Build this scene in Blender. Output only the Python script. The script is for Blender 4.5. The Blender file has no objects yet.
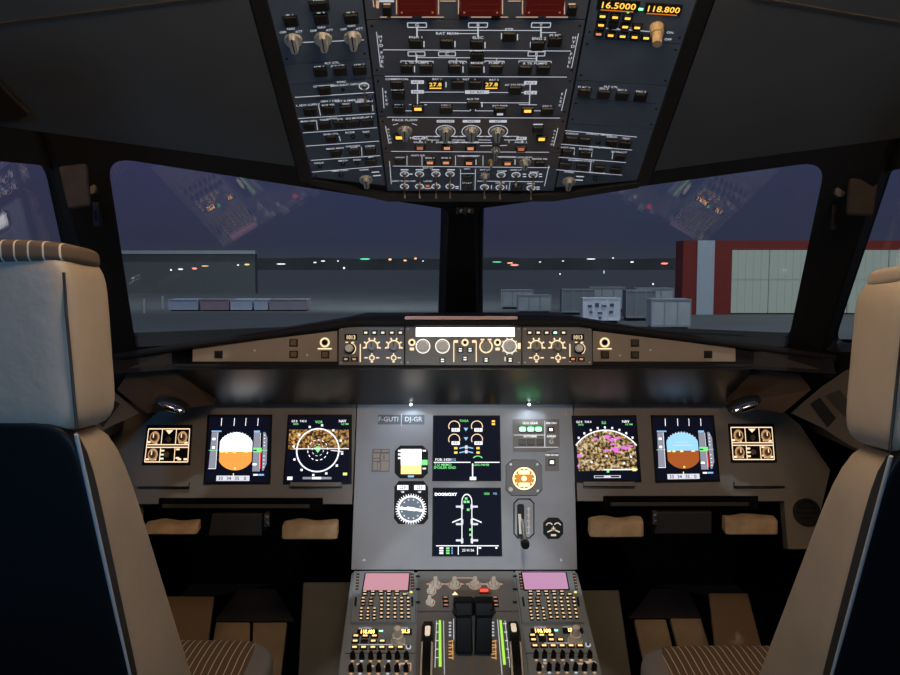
import bpy, bmesh, math, random
from mathutils import Vector, Matrix
random.seed(7)
col = bpy.context.scene.collection
V = Vector
rad = math.radians

# ------------------------------------------------------------------ camera
F = 850.0
CAM = V((-.03, 0, 1.25))
_p, _y = rad(4.84), rad(.27)
fwd = V((-math.sin(_y)*math.cos(_p), math.cos(_y)*math.cos(_p), -math.sin(_p)))
rgt = V((math.cos(_y), math.sin(_y), 0))
upv = rgt.cross(fwd)
cd = bpy.data.cameras.new('camera'); cam = bpy.data.objects.new('camera', cd); col.objects.link(cam)
cam.matrix_world = Matrix((( rgt.x, upv.x, -fwd.x, CAM.x), (rgt.y, upv.y, -fwd.y, CAM.y), (rgt.z, upv.z, -fwd.z, CAM.z), (0, 0, 0, 1)))
cd.sensor_width = 36; cd.lens = F/900*36; cd.clip_end = 4000; cd.clip_start = .02
cd.dof.use_dof = False
bpy.context.scene.camera = cam

def ray(px, py): return fwd*F + rgt*(px-450) + upv*(337.5-py)
def atY(px, py, Y):
    r = ray(px, py); return CAM + r*((Y-CAM.y)/r.y)
def atZ(px, py, z):
    r = ray(px, py); return CAM + r*((z-CAM.z)/r.z)

class Pl:
    """a flat surface in the cockpit: origin q, in-plane axes u and v, normal n towards the pilots"""
    def __init__(s, q, u, v):
        s.q = V(q); s.u = V(u).normalized(); s.v = V(v); s.v = (s.v - s.u*s.v.dot(s.u)).normalized()
        s.n = s.u.cross(s.v)
        if s.n.dot(CAM - s.q) < 0: s.n = -s.n
    def loc(s, px, py):
        r = ray(px, py); t = (s.q-CAM).dot(s.n)/r.dot(s.n); P = CAM + r*t - s.q
        return P.dot(s.u), P.dot(s.v)
    def __call__(s, a, b, h=0): return s.q + s.u*a + s.v*b + s.n*h
    def px(s, x, y, h=0):
        a, b = s.loc(x, y); return s(a, b, h)
    def sc(s, x, y):   # metres per pixel along u near that point
        return abs(s.loc(x+.5, y)[0] - s.loc(x-.5, y)[0])
    def scv(s, x, y): return abs(s.loc(x, y+.5)[1] - s.loc(x, y-.5)[1])

# ------------------------------------------------------------------ materials
MATS = {}
def mat(name, c, rough=.5, metal=0, em=None, es=0, noise=0, nscale=40, bump=0, coat=0, spec=.5):
    if name in MATS: return MATS[name]
    m = bpy.data.materials.new(name); m.use_nodes = True; nt = m.node_tree
    b = nt.nodes['Principled BSDF']
    b.inputs['Base Color'].default_value = (*c, 1); b.inputs['Roughness'].default_value = rough
    b.inputs['Metallic'].default_value = metal; b.inputs['Coat Weight'].default_value = coat
    b.inputs['Specular IOR Level'].default_value = spec
    if em: b.inputs['Emission Color'].default_value = (*em, 1); b.inputs['Emission Strength'].default_value = es
    if noise or bump:
        tc = nt.nodes.new('ShaderNodeTexCoord'); tx = nt.nodes.new('ShaderNodeTexNoise')
        tx.inputs['Scale'].default_value = nscale; tx.inputs['Detail'].default_value = 6
        nt.links.new(tc.outputs['Object'], tx.inputs['Vector'])
        if noise:
            r = nt.nodes.new('ShaderNodeValToRGB')
            r.color_ramp.elements[0].position = .3; r.color_ramp.elements[1].position = .7
            r.color_ramp.elements[0].color = (*[x*(1-noise) for x in c], 1); r.color_ramp.elements[1].color = (*[min(1, x*(1+noise)) for x in c], 1)
            nt.links.new(tx.outputs['Fac'], r.inputs['Fac']); nt.links.new(r.outputs['Color'], b.inputs['Base Color'])
        if bump:
            bp = nt.nodes.new('ShaderNodeBump'); bp.inputs['Strength'].default_value = bump; bp.inputs['Distance'].default_value = .002
            t2 = nt.nodes.new('ShaderNodeTexNoise'); t2.inputs['Scale'].default_value = nscale*8; nt.links.new(tc.outputs['Object'], t2.inputs['Vector'])
            nt.links.new(t2.outputs['Fac'], bp.inputs['Height']); nt.links.new(bp.outputs['Normal'], b.inputs['Normal'])
    MATS[name] = m; return m
def glow(name, c, s): return mat(name, (.01, .01, .01), .5, em=c, es=s, spec=.2)

def stripes():
    m = mat('striped_fabric', (.1, .07, .045), .9); nt = m.node_tree; b = nt.nodes['Principled BSDF']
    tc = nt.nodes.new('ShaderNodeTexCoord'); sp = nt.nodes.new('ShaderNodeSeparateXYZ'); nt.links.new(tc.outputs['Object'], sp.inputs[0])
    nz = nt.nodes.new('ShaderNodeTexNoise'); nz.inputs['Scale'].default_value = 6; nt.links.new(tc.outputs['Object'], nz.inputs['Vector'])
    ma = nt.nodes.new('ShaderNodeMath'); ma.operation = 'MULTIPLY_ADD'; ma.inputs[1].default_value = .012
    nt.links.new(nz.outputs['Fac'], ma.inputs[0]); nt.links.new(sp.outputs['X'], ma.inputs[2])
    md = nt.nodes.new('ShaderNodeMath'); md.operation = 'PINGPONG'; md.inputs[1].default_value = .0065
    nt.links.new(ma.outputs[0], md.inputs[0])
    lt = nt.nodes.new('ShaderNodeMath'); lt.operation = 'LESS_THAN'; lt.inputs[1].default_value = .0008
    nt.links.new(md.outputs[0], lt.inputs[0])
    mx = nt.nodes.new('ShaderNodeMix'); mx.data_type = 'RGBA'; mx.inputs[6].default_value = (.1, .068, .045, 1); mx.inputs[7].default_value = (.6, .5, .38, 1)
    nt.links.new(lt.outputs[0], mx.inputs[0]); nt.links.new(mx.outputs[2], b.inputs['Base Color'])
    return m
STRIPE = stripes()

def terrain(name, coverage, cols, strength, scale=400):
    """the speckled weather and terrain picture on a navigation screen"""
    m = bpy.data.materials.new(name); m.use_nodes = True; nt = m.node_tree; b = nt.nodes['Principled BSDF']
    b.inputs['Base Color'].default_value = (.01, .01, .01, 1)
    tc = nt.nodes.new('ShaderNodeTexCoord'); n1 = nt.nodes.new('ShaderNodeTexNoise'); n1.inputs['Scale'].default_value = scale; n1.inputs['Detail'].default_value = 3
    nt.links.new(tc.outputs['Object'], n1.inputs['Vector'])
    r = nt.nodes.new('ShaderNodeValToRGB'); el = r.color_ramp.elements
    r.color_ramp.interpolation = 'CONSTANT'
    el[0].position = 0; el[0].color = (.01, .008, .005, 1); el[1].position = coverage; el[1].color = (*cols[0], 1)
    for i, c in enumerate(cols[1:]):
        e = el.new(coverage + .05*(i+1)); e.color = (*c, 1)
    nt.links.new(n1.outputs['Fac'], r.inputs['Fac']); nt.links.new(r.outputs['Color'], b.inputs['Emission Color'])
    b.inputs['Emission Strength'].default_value = strength
    MATS[name] = m; return m

M = dict(
 overhead=mat('overhead_panel_paint', (.115, .15, .195), .55, noise=.12, nscale=20),
 plate=mat('overhead_module_paint', (.135, .145, .165), .55, noise=.1, nscale=20),
 seam=mat('panel_seam_black', (.008, .008, .009), .7),
 rubber=mat('black_rubber_trim', (.012, .011, .010), .55),
 liner=mat('cabin_liner', (.066, .072, .078), .8, noise=.12, nscale=5, bump=.2),
 frame=mat('window_frame_black', (.012, .0115, .011), .6),
 post=mat('window_post_grey', (.05, .043, .037), .6),
 panel=mat('instrument_panel_grey', (.36, .375, .40), .55, noise=.05, nscale=15, spec=.3),
 panel2=mat('panel_grey_warm_shade', (.23, .21, .19), .55, noise=.06, nscale=15, spec=.3),  # panel grey with the outboard shade and warm light mixed into it
 ped=mat('pedestal_grey', (.27, .31, .34), .5, noise=.06, nscale=30),
 wing=mat('glareshield_wing_tan', (.42, .34, .25), .55, noise=.05, nscale=20),
 fcu=mat('glareshield_control_grey', (.28, .27, .25), .5),
 fascia=mat('glareshield_black_satin', (.016, .016, .018), .31, spec=1),
 brownf=mat('glareshield_end_brown', (.06, .035, .018), .5, noise=.2, nscale=8),
 pad=mat('black_padding', (.012, .012, .012), .8),
 btn=mat('black_push_button', (.012, .011, .010), .35),
 screen=mat('screen_black', (.004, .005, .008), .5, em=(.003, .004, .012), es=1, spec=.04),
 bezel=mat('screen_bezel', (.008, .008, .009), .5, spec=.15),
 knob=mat('grey_knob', (.46, .45, .40), .45),
 knobw=mat('lit_white_knob', (.7, .68, .62), .4, em=(1, .88, .72), es=.12),
 tanknob=mat('tan_knob', (.55, .40, .22), .45),
 cream=mat('cream_plastic', (.85, .80, .70), .45),
 metal=mat('brushed_steel', (.35, .34, .32), .3, 1),
 chrome=mat('chrome', (.7, .7, .7), .15, 1),
 black=mat('gloss_black_plastic', (.006, .006, .006), .45, spec=.12),
 shell=mat('seat_shell_black', (.007, .008, .010), .42, spec=.2),
 leather=mat('cream_leather', (.36, .30, .235), .5, noise=.1, nscale=9, bump=.35),
 piping=mat('seat_piping', (.03, .026, .022), .5),
 pipingl=mat('pale_seat_edging', (.42, .44, .46), .4),
 tanpad=mat('worn_tan_leather', (.46, .32, .18), .7, noise=.25, nscale=25, bump=.5),
 footplate=mat('ribbed_tan_footplate', (.36, .25, .14), .65, noise=.15, nscale=12),
 darkplate=mat('brown_painted_kick_panel', (.10, .085, .055), .6, noise=.15, nscale=8),
 dark=mat('footwell_black', (.004, .0035, .0035), .9, spec=.05),
 floor=mat('cockpit_floor', (.02, .018, .016), .9, noise=.3, nscale=30),
 lit=glow('backlit_lettering', (.84, .86, .95), .62),
 litw=glow('backlit_warm_lettering', (1, .62, .42), .55),
 warm=glow('warm_backlight', (1, .74, .45), 1.3),
 warmd=glow('dim_warm_backlight', (1, .6, .32), .55),
 amber=glow('amber_caption', (1, .55, .07), 1.5),
 cap=glow('cream_amber_caption', (1, .62, .24), 1.5),
 orange=glow('dim_orange_caption', (.9, .27, .12), .5),
 orange2=glow('orange_caption', (1, .36, .16), .75),
 redg=glow('fire_handle_red', (.16, .008, .006), .32),
 redg2=glow('fire_handle_bead', (.8, .2, .1), .5),
 red=glow('red_lamp', (1, .05, .03), 2.2),
 green=glow('green_lamp', (.16, 1, .36), 5),
 greent=glow('green_screen_text', (.25, 1, .3), 1.0),
 lime=glow('lime_trim_scale', (.45, .95, .1), 1.0),
 white=glow('white_screen_line', (.95, .95, 1), 1.3),
 hot=glow('bright_white_screen', (1, .98, 1), 2.8),
 lcd=glow('control_panel_lcd', (1, .93, .86), 3.2),
 skyw=glow('attitude_sky_white', (.85, .93, 1), 2.4),
 skyb=glow('attitude_sky_blue', (.30, .62, 1), 1.25),
 grndo=glow('attitude_ground_orange', (1, .36, .07), 1.15),
 grndb=glow('attitude_ground_brown', (.62, .15, .03), .7),
 tape=glow('tape_grey', (.33, .34, .42), .9),
 tapew=glow('tape_pale', (.8, .8, .9), 1.0),
 yel=glow('yellow_symbol', (.9, .9, .2), 1.2),
 cyan=glow('cyan_text', (.3, .6, 1), 1.0),
 magenta=glow('magenta_echo', (.9, .2, .8), 1.0),
 redl=glow('red_tape_line', (.9, .06, .04), .9),
 pink=glow('pink_screen', (.80, .38, .46), .78),
 pinkr=glow('violet_pink_screen', (.72, .37, .60), .78),
 isis=glow('standby_ground_yellow', (1, .72, .22), 1.8),
 dial=mat('gauge_face', (.05, .06, .07), .5),
 dialb=glow('compass_card_grey', (.25, .32, .4), .55),
 amberface=glow('amber_dial_face', (1, .36, .06), .75),
 amberhot=glow('amber_dial_digits', (1, .68, .32), 2.6),
 placard=mat('placard_beige', (.42, .36, .31), .6),
 placardd=mat('placard_brown', (.22, .18, .15), .6),
 gearg=mat('unlit_green_window', (.06, .07, .03), .4),
 lens=glow('lamp_lens', (.85, .93, 1), 9),
 lensoff=mat('lamp_chrome_lens', (.75, .78, .8), .12, 1),
 pinkstrip=mat('pink_display_glow_paint', (1, .70, .66), .5),
 glassbtn=mat('amber_lens_button', (.25, .17, .08), .35),
)
T_L = terrain('terrain_echo_amber', .45, [(.12, .06, .015), (.55, .26, .05), (.2, .10, .02), (.75, .45, .16)], 1.0, 150)
T_R = terrain('terrain_echo_brown', .42, [(.07, .045, .015), (.50, .30, .09), (.16, .11, .03), (.75, .6, .38)], .95, 150)
T_M = terrain('terrain_echo_magenta', .44, [(.8, .22, .75), (.85, .3, .8), (.5, .1, .45), (.9, .5, .9)], 1.0, 130)

# ------------------------------------------------------------------ mesh builder
_txt = {}
def textmesh(s):
    if s in _txt: return _txt[s]
    c = bpy.data.curves.new('t', 'FONT'); c.body = s; c.size = 1; c.align_x = 'CENTER'; c.align_y = 'CENTER'; c.resolution_u = 2; c.offset = .012
    o = bpy.data.objects.new('t', c); me = bpy.data.meshes.new_from_object(o)
    r = ([(v.co.x, v.co.y) for v in me.vertices], [tuple(p.vertices) for p in me.polygons])
    bpy.data.objects.remove(o); bpy.data.meshes.remove(me); bpy.data.curves.remove(c)
    _txt[s] = r; return r

class MB:
    def __init__(s): s.v = []; s.f = []; s.m = []; s.mats = []
    def mi(s, m):
        m = M[m] if isinstance(m, str) else m
        if m not in s.mats: s.mats.append(m)
        return s.mats.index(m)
    def add(s, vs, fs, m):
        k = len(s.v); i = s.mi(m); s.v += [V(x) for x in vs]
        s.f += [tuple(k+j for j in f) for f in fs]; s.m += [i]*len(fs); return s
    def prism(s, f, pts, h0, h1, m, top=1.0):
        n = len(pts); cx = sum(p[0] for p in pts)/n; cy = sum(p[1] for p in pts)/n
        vs = [f(x, y, h0) for x, y in pts] + [f(cx+(x-cx)*top, cy+(y-cy)*top, h1) for x, y in pts]
        fs = [tuple(range(n))[::-1], tuple(range(n, 2*n))] + [(i, (i+1) % n, n+(i+1) % n, n+i) for i in range(n)]
        return s.add(vs, fs, m)
    def box(s, f, cx, cy, w, h, h0, h1, m, rot=0, top=1.0):
        c, q = math.cos(rot), math.sin(rot)
        pts = [(cx+a*w/2*c-b*h/2*q, cy+a*w/2*q+b*h/2*c) for a, b in ((-1, -1), (1, -1), (1, 1), (-1, 1))]
        return s.prism(f, pts, h0, h1, m, top)
    def rbox(s, f, cx, cy, w, h, r, h0, h1, m, k=4, top=1.0):
        return s.prism(f, rrect(cx, cy, w, h, r, k), h0, h1, m, top)
    def cyl(s, f, cx, cy, r, h0, h1, m, top=1.0, seg=20, ry=None):
        ry = ry or r
        return s.prism(f, [(cx+r*math.cos(2*math.pi*i/seg), cy+ry*math.sin(2*math.pi*i/seg)) for i in range(seg)], h0, h1, m, top)
    def arc(s, f, cx, cy, r0, r1, a0, a1, h0, h1, m, seg=24, ry=1.0):
        n = seg; full = abs(a1-a0) >= 359.9; vs = []; fs = []
        for i in range(n+1):
            a = rad(a0+(a1-a0)*i/n); c, q = math.cos(a), math.sin(a)*ry
            vs += [f(cx+r0*c, cy+r0*q, h0), f(cx+r1*c, cy+r1*q, h0), f(cx+r1*c, cy+r1*q, h1), f(cx+r0*c, cy+r0*q, h1)]
        for i in range(n):
            for k in range(4): fs.append((4*i+k, 4*i+(k+1) % 4, 4*i+4+(k+1) % 4, 4*i+4+k))
        if not full: fs += [(0, 1, 2, 3), (4*n+3, 4*n+2, 4*n+1, 4*n)]
        return s.add(vs, fs, m)
    def line(s, f, x1, y1, x2, y2, w, m, h0=0, h1=.0004):
        L = math.hypot(x2-x1, y2-y1) or 1; a, b = -(y2-y1)/L*w/2, (x2-x1)/L*w/2
        return s.prism(f, [(x1+a, y1+b), (x2+a, y2+b), (x2-a, y2-b), (x1-a, y1-b)], h0, h1, m)
    def text(s, f, t, cx, cy, size, m, h=.0005, sx=1.0, rot=0, flip=1):
        vs, fs = textmesh(t); c, q = math.cos(rot), math.sin(rot)
        return s.add([f(cx+(x*sx*c-y*q)*size, cy+(x*sx*q+y*c)*size*flip, h) for x, y in vs], fs, m)
    def tube(s, pts, r, m, seg=8):
        pts = [V(p) for p in pts]; vs = []; fs = []
        for i, p in enumerate(pts):
            d = (pts[min(i+1, len(pts)-1)] - pts[max(i-1, 0)]).normalized()
            a = d.cross(V((0, 0, 1)));  a = a if a.length > .01 else d.cross(V((0, 1, 0)))
            a.normalize(); b = d.cross(a); rr = r[i] if isinstance(r, (list, tuple)) else r
            vs += [p + (a*math.cos(2*math.pi*k/seg)+b*math.sin(2*math.pi*k/seg))*rr for k in range(seg)]
        for i in range(len(pts)-1):
            for k in range(seg): fs.append((i*seg+k, i*seg+(k+1) % seg, (i+1)*seg+(k+1) % seg, (i+1)*seg+k))
        fs += [tuple(range(seg))[::-1], tuple(range((len(pts)-1)*seg, len(pts)*seg))]
        return s.add(vs, fs, m)
    def hexa(s, p, m):  # 8 points: bottom ring then top ring
        return s.add(p, [(0, 3, 2, 1), (4, 5, 6, 7), (0, 1, 5, 4), (1, 2, 6, 5), (2, 3, 7, 6), (3, 0, 4, 7)], m)
    def build(s, name, parent=None, smooth=False, bevel=0, bseg=3, sub=0, recalc=True, origin=None):
        me = bpy.data.meshes.new(name)
        lo = V([min(v[i] for v in s.v) for i in range(3)]); hi = V([max(v[i] for v in s.v) for i in range(3)])
        o0 = V(origin) if origin is not None else (lo+hi)/2
        me.from_pydata([v-o0 for v in s.v], [], s.f)
        for m in s.mats: me.materials.append(m)
        me.polygons.foreach_set('material_index', s.m)
        bm = bmesh.new(); bm.from_mesh(me)
        if recalc: bmesh.ops.recalc_face_normals(bm, faces=bm.faces)
        if bevel:
            bmesh.ops.remove_doubles(bm, verts=bm.verts, dist=1e-6)
            bmesh.ops.bevel(bm, geom=list(bm.edges), offset=bevel, segments=bseg, profile=.5, affect='EDGES', clamp_overlap=True)
        if smooth:
            for f in bm.faces: f.smooth = True
        bm.to_mesh(me); bm.free(); me.update()
        o = bpy.data.objects.new(name, me); col.objects.link(o)
        if parent: o.parent = parent; o.location = o0 - PW[parent.name]
        else: o.location = o0
        PW[o.name] = o0
        if sub:
            md = o.modifiers.new('sub', 'SUBSURF'); md.levels = sub; md.render_levels = sub
        if smooth and bevel:
            md = o.modifiers.new('wn', 'WEIGHTED_NORMAL')
        return o
PW = {}
def ell(mb, f, rx, ry, rz, m, n=20, k=10):
    vs = [f(rx*math.sin(math.pi*b/k)*math.cos(2*math.pi*a/n), ry*math.sin(math.pi*b/k)*math.sin(2*math.pi*a/n), rz*math.cos(math.pi*b/k)) for a in range(n) for b in range(1, k)]
    fs = [(a*(k-1)+b, ((a+1) % n)*(k-1)+b, ((a+1) % n)*(k-1)+b+1, a*(k-1)+b+1) for a in range(n) for b in range(k-2)]
    fs += [tuple(a*(k-1) for a in range(n)), tuple(a*(k-1)+k-2 for a in range(n))[::-1]]
    mb.add(vs, fs, m)
def rrect(cx, cy, w, h, r, k=4):
    pts = []
    for (sx, sy, a0) in ((1, 1, 0), (-1, 1, 90), (-1, -1, 180), (1, -1, 270)):
        for i in range(k+1):
            a = rad(a0+90*i/k); pts.append((cx+sx*(w/2-r)+r*math.cos(a), cy+sy*(h/2-r)+r*math.sin(a)))
    return pts
def cutrect(x0, y0, x1, y1, c):
    return [(x0+c, y0), (x1-c, y0), (x1, y0+c), (x1, y1-c), (x1-c, y1), (x0+c, y1), (x0, y1-c), (x0, y0+c)]
def tag(o, label=None, cat=None, group=None, kind=None):
    if label: o['label'] = label
    if cat: o['category'] = cat
    if group: o['group'] = group
    if kind: o['kind'] = kind
    return o
def thing(name, label, cat, loc, group=None):
    o = bpy.data.objects.new(name, None); col.objects.link(o); o.location = loc; o.empty_display_size = .02
    PW[o.name] = V(loc); return tag(o, label, cat, group)
def W(x, y, z): return V((x, y, z))
def wbox(mb, x0, x1, y0, y1, z0, z1, m):
    return mb.hexa([V(p) for p in ((x0, y0, z0), (x1, y0, z0), (x1, y1, z0), (x0, y1, z0), (x0, y0, z1), (x1, y0, z1), (x1, y1, z1), (x0, y1, z1))], m)

# ================================================================== OVERHEAD PANEL
A = atY(474, 192, 1.61); B = atY(474, 0, 1.21)
ovv = (B-A); ovv.x = 0
OC = Pl((0, A.y, A.z), (1, 0, 0), ovv)               # centre column
def folded(x, ang):
    q = OC(x, 0, 0); u = V((1, 0, 0)) if x > 0 else V((-1, 0, 0))
    R = Matrix.Rotation(rad(ang)*(1 if x > 0 else -1), 3, OC.v)
    if (R @ u).z > u.z: R = R.inverted()
    uu = R @ u
    return Pl(q, uu if x > 0 else -uu, OC.v)
OL, OR = folded(-.156, 5), folded(.158, 5)
WLc = -(OL.loc(265, 0)[0]+OL.loc(312, 175)[0])/2; WRc = (OR.loc(706, 0)[0]+OR.loc(633, 175)[0])/2
print('column widths', WLc, WRc, OL.loc(265,0), OL.loc(312,175), OR.loc(706,0), OR.loc(633,175))

def pushbtn(pl, x, y, parent, caption=None, w=.0185, h=.0175, name='push_button', bar=None):
    a, b = pl.loc(x, y); mb = MB()
    mb.box(pl, a, b, w+.002, h+.002, 0, .0012, 'seam')
    mb.box(pl, a, b, w, h, .0012, .0042, 'btn', top=.9)
    if caption: mb.box(pl, a, b+h*.12, w*.62, h*.36, .0042, .0046, caption)
    if bar: mb.box(pl, a, b+h*.12, w*.62, h*.5, .0042, .0046, bar)
    o = mb.build(name, parent)
    if caption or bar: o['label'] = {'amber': 'black push button with an amber caption lit', 'orange': 'push button with a dim orange caption', 'orange2': 'push button with an orange caption lit'}.get(caption or bar, 'push button with a lit caption')
    return o
def pointer_knob(pl, x, y, parent, r=.0105, L=.030, m='knob', name='rotary_knob'):
    """airliner selector: round skirt with a raised pointer bar"""
    a, b = pl.loc(x, y); mb = MB()
    mb.cyl(pl, a, b+L*.08, r, 0, .004, m, .92)
    mb.rbox(pl, a, b+L*.06, r*.9, L*.92, r*.4, .004, .013, m, top=.82)
    mb.box(pl, a, b+L*.1, r*.12, L*.7, .0128, .0134, 'seam')
    return mb.build(name, parent, smooth=False)
def round_knob(pl, a, b, parent, r, h, m, name='rotary_knob', skirt=None, top=.85, seg=20):
    mb = MB()
    if skirt: mb.cyl(pl, a, b, r*1.35, 0, h*.18, skirt, seg=seg)
    mb.cyl(pl, a, b, r, h*.1, h*.85, m, top, seg=seg); mb.cyl(pl, a, b, r*top, h*.85, h, m, .8, seg=seg)
    return mb.build(name, parent)
def toggle(pl, x, y, parent, L=.018, name='toggle_switch'):
    a, b = pl.loc(x, y); mb = MB(); R = .0082
    mb.arc(pl, a, b, R*.84, R, 0, 360, 0, .0008, 'lit', 18)
    mb.cyl(pl, a, b, R*.62, 0, .004, 'metal', .8, 12)
    p0 = pl(a, b, .003); p1 = pl(a, b-L*.55, .020)
    mb.tube([p0, p0.lerp(p1, .6), p1], [.0013, .0016, .0024], 'metal', 8)
    return mb.build(name, parent)
def labelbar(mb, pl, x, y, wpx, t, size=.0055, m='lit'):
    a, b = pl.loc(x, y); mb.text(pl, t, a, b, size, m)
def L(mb, pl, x1, y1, x2, y2, m='lit', w=.0014):
    w *= .68
    a, b = pl.loc(x1, y1); c, d = pl.loc(x2, y2); mb.line(pl, a, b, c, d, w, m)
def boxed(mb, pl, x, y, t, w=.027, h=.0085, m='lit'):
    a, b = pl.loc(x, y)
    for (p, q, r, s) in ((-w/2, h/2, w/2, h/2), (-w/2, -h/2, w/2, -h/2), (-w/2, -h/2, -w/2, h/2), (w/2, -h/2, w/2, h/2)):
        mb.line(pl, a+p, b+q, a+r, b+s, .0012, m)
    mb.text(pl, t, a, b, .008, m)

def vtext(mb, pl, x1, y1, x2, y2, s, size=.008):
    for i, ch in enumerate(s):
        t = (i+.5)/len(s); a, b = pl.loc(x1+(x2-x1)*t, y1+(y2-y1)*t); mb.text(pl, ch, a, b, size, 'lit')

# housing behind the modules
CUTL = OL.loc(310, 177.5)[1]; CUTR = OR.loc(634, 180.5)[1]
hs = thing('overhead_panel_housing', 'black rimmed housing of the overhead panel between the windshield and the ceiling', 'panel housing', OC(0, .2, -.05))
mb = MB()
for pl, xa, xb in ((OC, -.156, .158), (OL, -WLc, 0), (OR, 0, WRc)):
    za, zb = (CUTL if pl is OL else -.02), (CUTR if pl is OR else -.02)
    mb.prism(pl, [(xa, za), (xb, zb), (xb, .83), (xa, .83)], -.07, -.003, 'seam')
mb.build('housing_body', hs)
for nm, pl, s in (('rim', OL, -1), ('rim', OR, 1)):
    mb = MB(); x0 = WLc if s < 0 else WRc
    mb.prism(pl, [(s*(x0-.002), (CUTL if s < 0 else CUTR)-.012), (s*(x0+.022), (CUTL if s < 0 else CUTR)-.010), (s*(x0+.022), .84), (s*(x0-.002), .84)], -.03, .003, 'rubber')
    mb.build('side_rim', hs, bevel=.002)
mb = MB()
mb.prism(OC, [(-.157, -.026), (.159, -.026), (.159, -.004), (-.157, -.004)], -.04, .004, 'rubber')
mb.prism(OL, [(-WLc-.005, CUTL-.016), (0, -.026), (0, -.004), (-WLc-.005, CUTL-.001)], -.04, .004, 'rubber')
mb.prism(OR, [(0, -.026), (WRc+.005, CUTR-.016), (WRc+.005, CUTR-.001), (0, -.004)], -.04, .004, 'rubber')
mb.build('front_rim', hs)

def module(label, cat, pl, x0, x1, b0, b1, name, m='overhead', screws=True, cut=None):
    """a lift-out panel unit: returns its root; b = along the panel, x = across"""
    t = thing(name, label, cat, pl((x0+x1)/2, (b0+b1)/2, -.002), 'overhead panel modules')
    mb = MB(); g = .0008
    c0, c1 = cut or (b0, b0)
    mb.prism(pl, [(x0+g, c0+g), (x1-g, c1+g), (x1-g, b1-g), (x0+g, b1-g)], -.0025, 0, m)
    if screws:
        for a in (x0+.007, x1-.007):
            for b in (b0+.012 if not cut else max(cut)+.004, b1-.012): mb.cyl(pl, a, b, .0019, 0, .0007, 'seam', seg=10)
    mb.build('face_plate', t)
    return t
def bof(y, pl=OC, x=474): return pl.loc(x, y)[1]

# --- centre column --------------------------------------------------------
cb = [bof(y) for y in (0, 19.5, 75.5, 116.5, 152.5, 167, 191)]   # boundaries
X0, X1 = -.155, .157
# fire panel (extends above the frame)
t = module('top centre overhead unit with three dark red guarded fire handles and cream outlines', 'control panel', OC, X0, X1, cb[1], cb[0]+.07, 'fire_control_panel', 'plate', False)
P = OC.px
for (xa, xb) in ((398, 437), (460, 501), (524, 563)):
    g = MB(); a0, b0 = OC.loc(xa, 13.5); a1, _ = OC.loc(xb, 13.5)
    g.prism(OC, [(a0, b0), (a1, b0), (a1, b0+.075), (a0, b0+.075)], .001, .007, 'redg', .95)
    for k in range(6): g.box(OC, (a0+a1)/2, b0+.012+k*.011, (a1-a0)*.8, .002, .0068, .008, 'redg')
    for aa in (a0+.006, a1-.006): g.cyl(OC, aa, b0+.009, .0014, .0068, .008, 'redg2', seg=8)
    g.build('guarded_handle', t)
mb = MB()
for (xa, xb) in ((398, 437), (460, 501), (524, 563)):
    L(mb, OC, xa-1.5, 0, xa-1.5, 14, 'litw', .0022); L(mb, OC, xb+1.5, 0, xb+1.5, 14, 'litw', .0022)
for (xa, xb) in ((380, 387), (391, 412), (422, 444), (471, 497), (500, 508), (516, 538), (546, 568)): L(mb, OC, xa, 17, xb, 17, 'litw', .002)
L(mb, OC, 379, 1, 394, 1, 'lit', .005); L(mb, OC, 373, 0, 374, 7, 'litw', .002); L(mb, OC, 440, 1, 456, 1, 'litw', .002); L(mb, OC, 508, 1, 521, 1, 'litw', .002)
for x, y in ((377.5, 2.5), (377.5, 6)): mb.box(OC, *OC.loc(x, y), .004, .007, 0, .0004, 'litw')
for x in (387, 496, 572): L(mb, OC, x-3.5, 4 if x != 496 else 8.5, x+3.5, 4 if x != 496 else 8.5, 'litw', .004)
mb.build('lettering', t)
for x, y in ((387, 10), (496, 14), (572, 10), (463.5, 13)): pushbtn(OC, x, y, t, w=.011, h=.017)

# hydraulic and fuel
t = module('centre overhead unit marked HYD and FUEL with dark buttons and white flow lines', 'control panel', OC, X0, X1, cb[2], cb[1], 'hydraulic_fuel_panel', 'plate')
for x, y in ((416, 43), (447, 43), (477, 44), (509, 36), (537.5, 45), (555, 41), (477, 56), (407, 68), (426, 68), (455, 68), (475, 68.7), (496, 68.5), (525, 69), (543, 69)): pushbtn(OC, x, y, t)
mb = MB()
for x, s in ((417, 'G'), (478, 'B'), (541, 'Y')): boxed(mb, OC, x, 25, s)
for x in (417, 478, 541): L(mb, OC, x, 27, x, 37, w=.003)
L(mb, OC, 417, 30, 541, 30.5); L(mb, OC, 541, 32.5, 556, 32.5); L(mb, OC, 478, 33.5, 455, 33.5)
for x, y, s in ((416, 37.5, 'ENG 1'), (447, 33.3, 'RAT MAN'), (478, 37.5, 'ELEC'), (509, 29.5, 'PTP'), (539, 38.5, 'ENG 2'), (555, 35.5, 'ELEC')): labelbar(mb, OC, x, y, 16, s, .0075)
for x, y in ((424, 44), (455, 44), (485, 45), (501.5, 36), (517.5, 37), (530.5, 45)): L(mb, OC, x, y-3, x, y+3, w=.0022)
L(mb, OC, 383, 49.7, 571, 51)
for x, s in ((416.5, 'L'), (447, 'C'), (536.5, 'R')): boxed(mb, OC, x, 53.8, s, .025)
L(mb, OC, 417, 57.5, 470, 57.7); L(mb, OC, 484, 58, 536, 58.5)
for x in (416.5, 536.5): L(mb, OC, x, 55.5, x, 60.5, w=.003)
for xa, xb in ((401, 433), (449, 466), (485, 504), (519, 551)):
    L(mb, OC, xa, 60.8, xb, 61.2); L(mb, OC, xa, 60.8, xa-.3, 62.5); L(mb, OC, xb, 61, xb+.3, 63)
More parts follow.
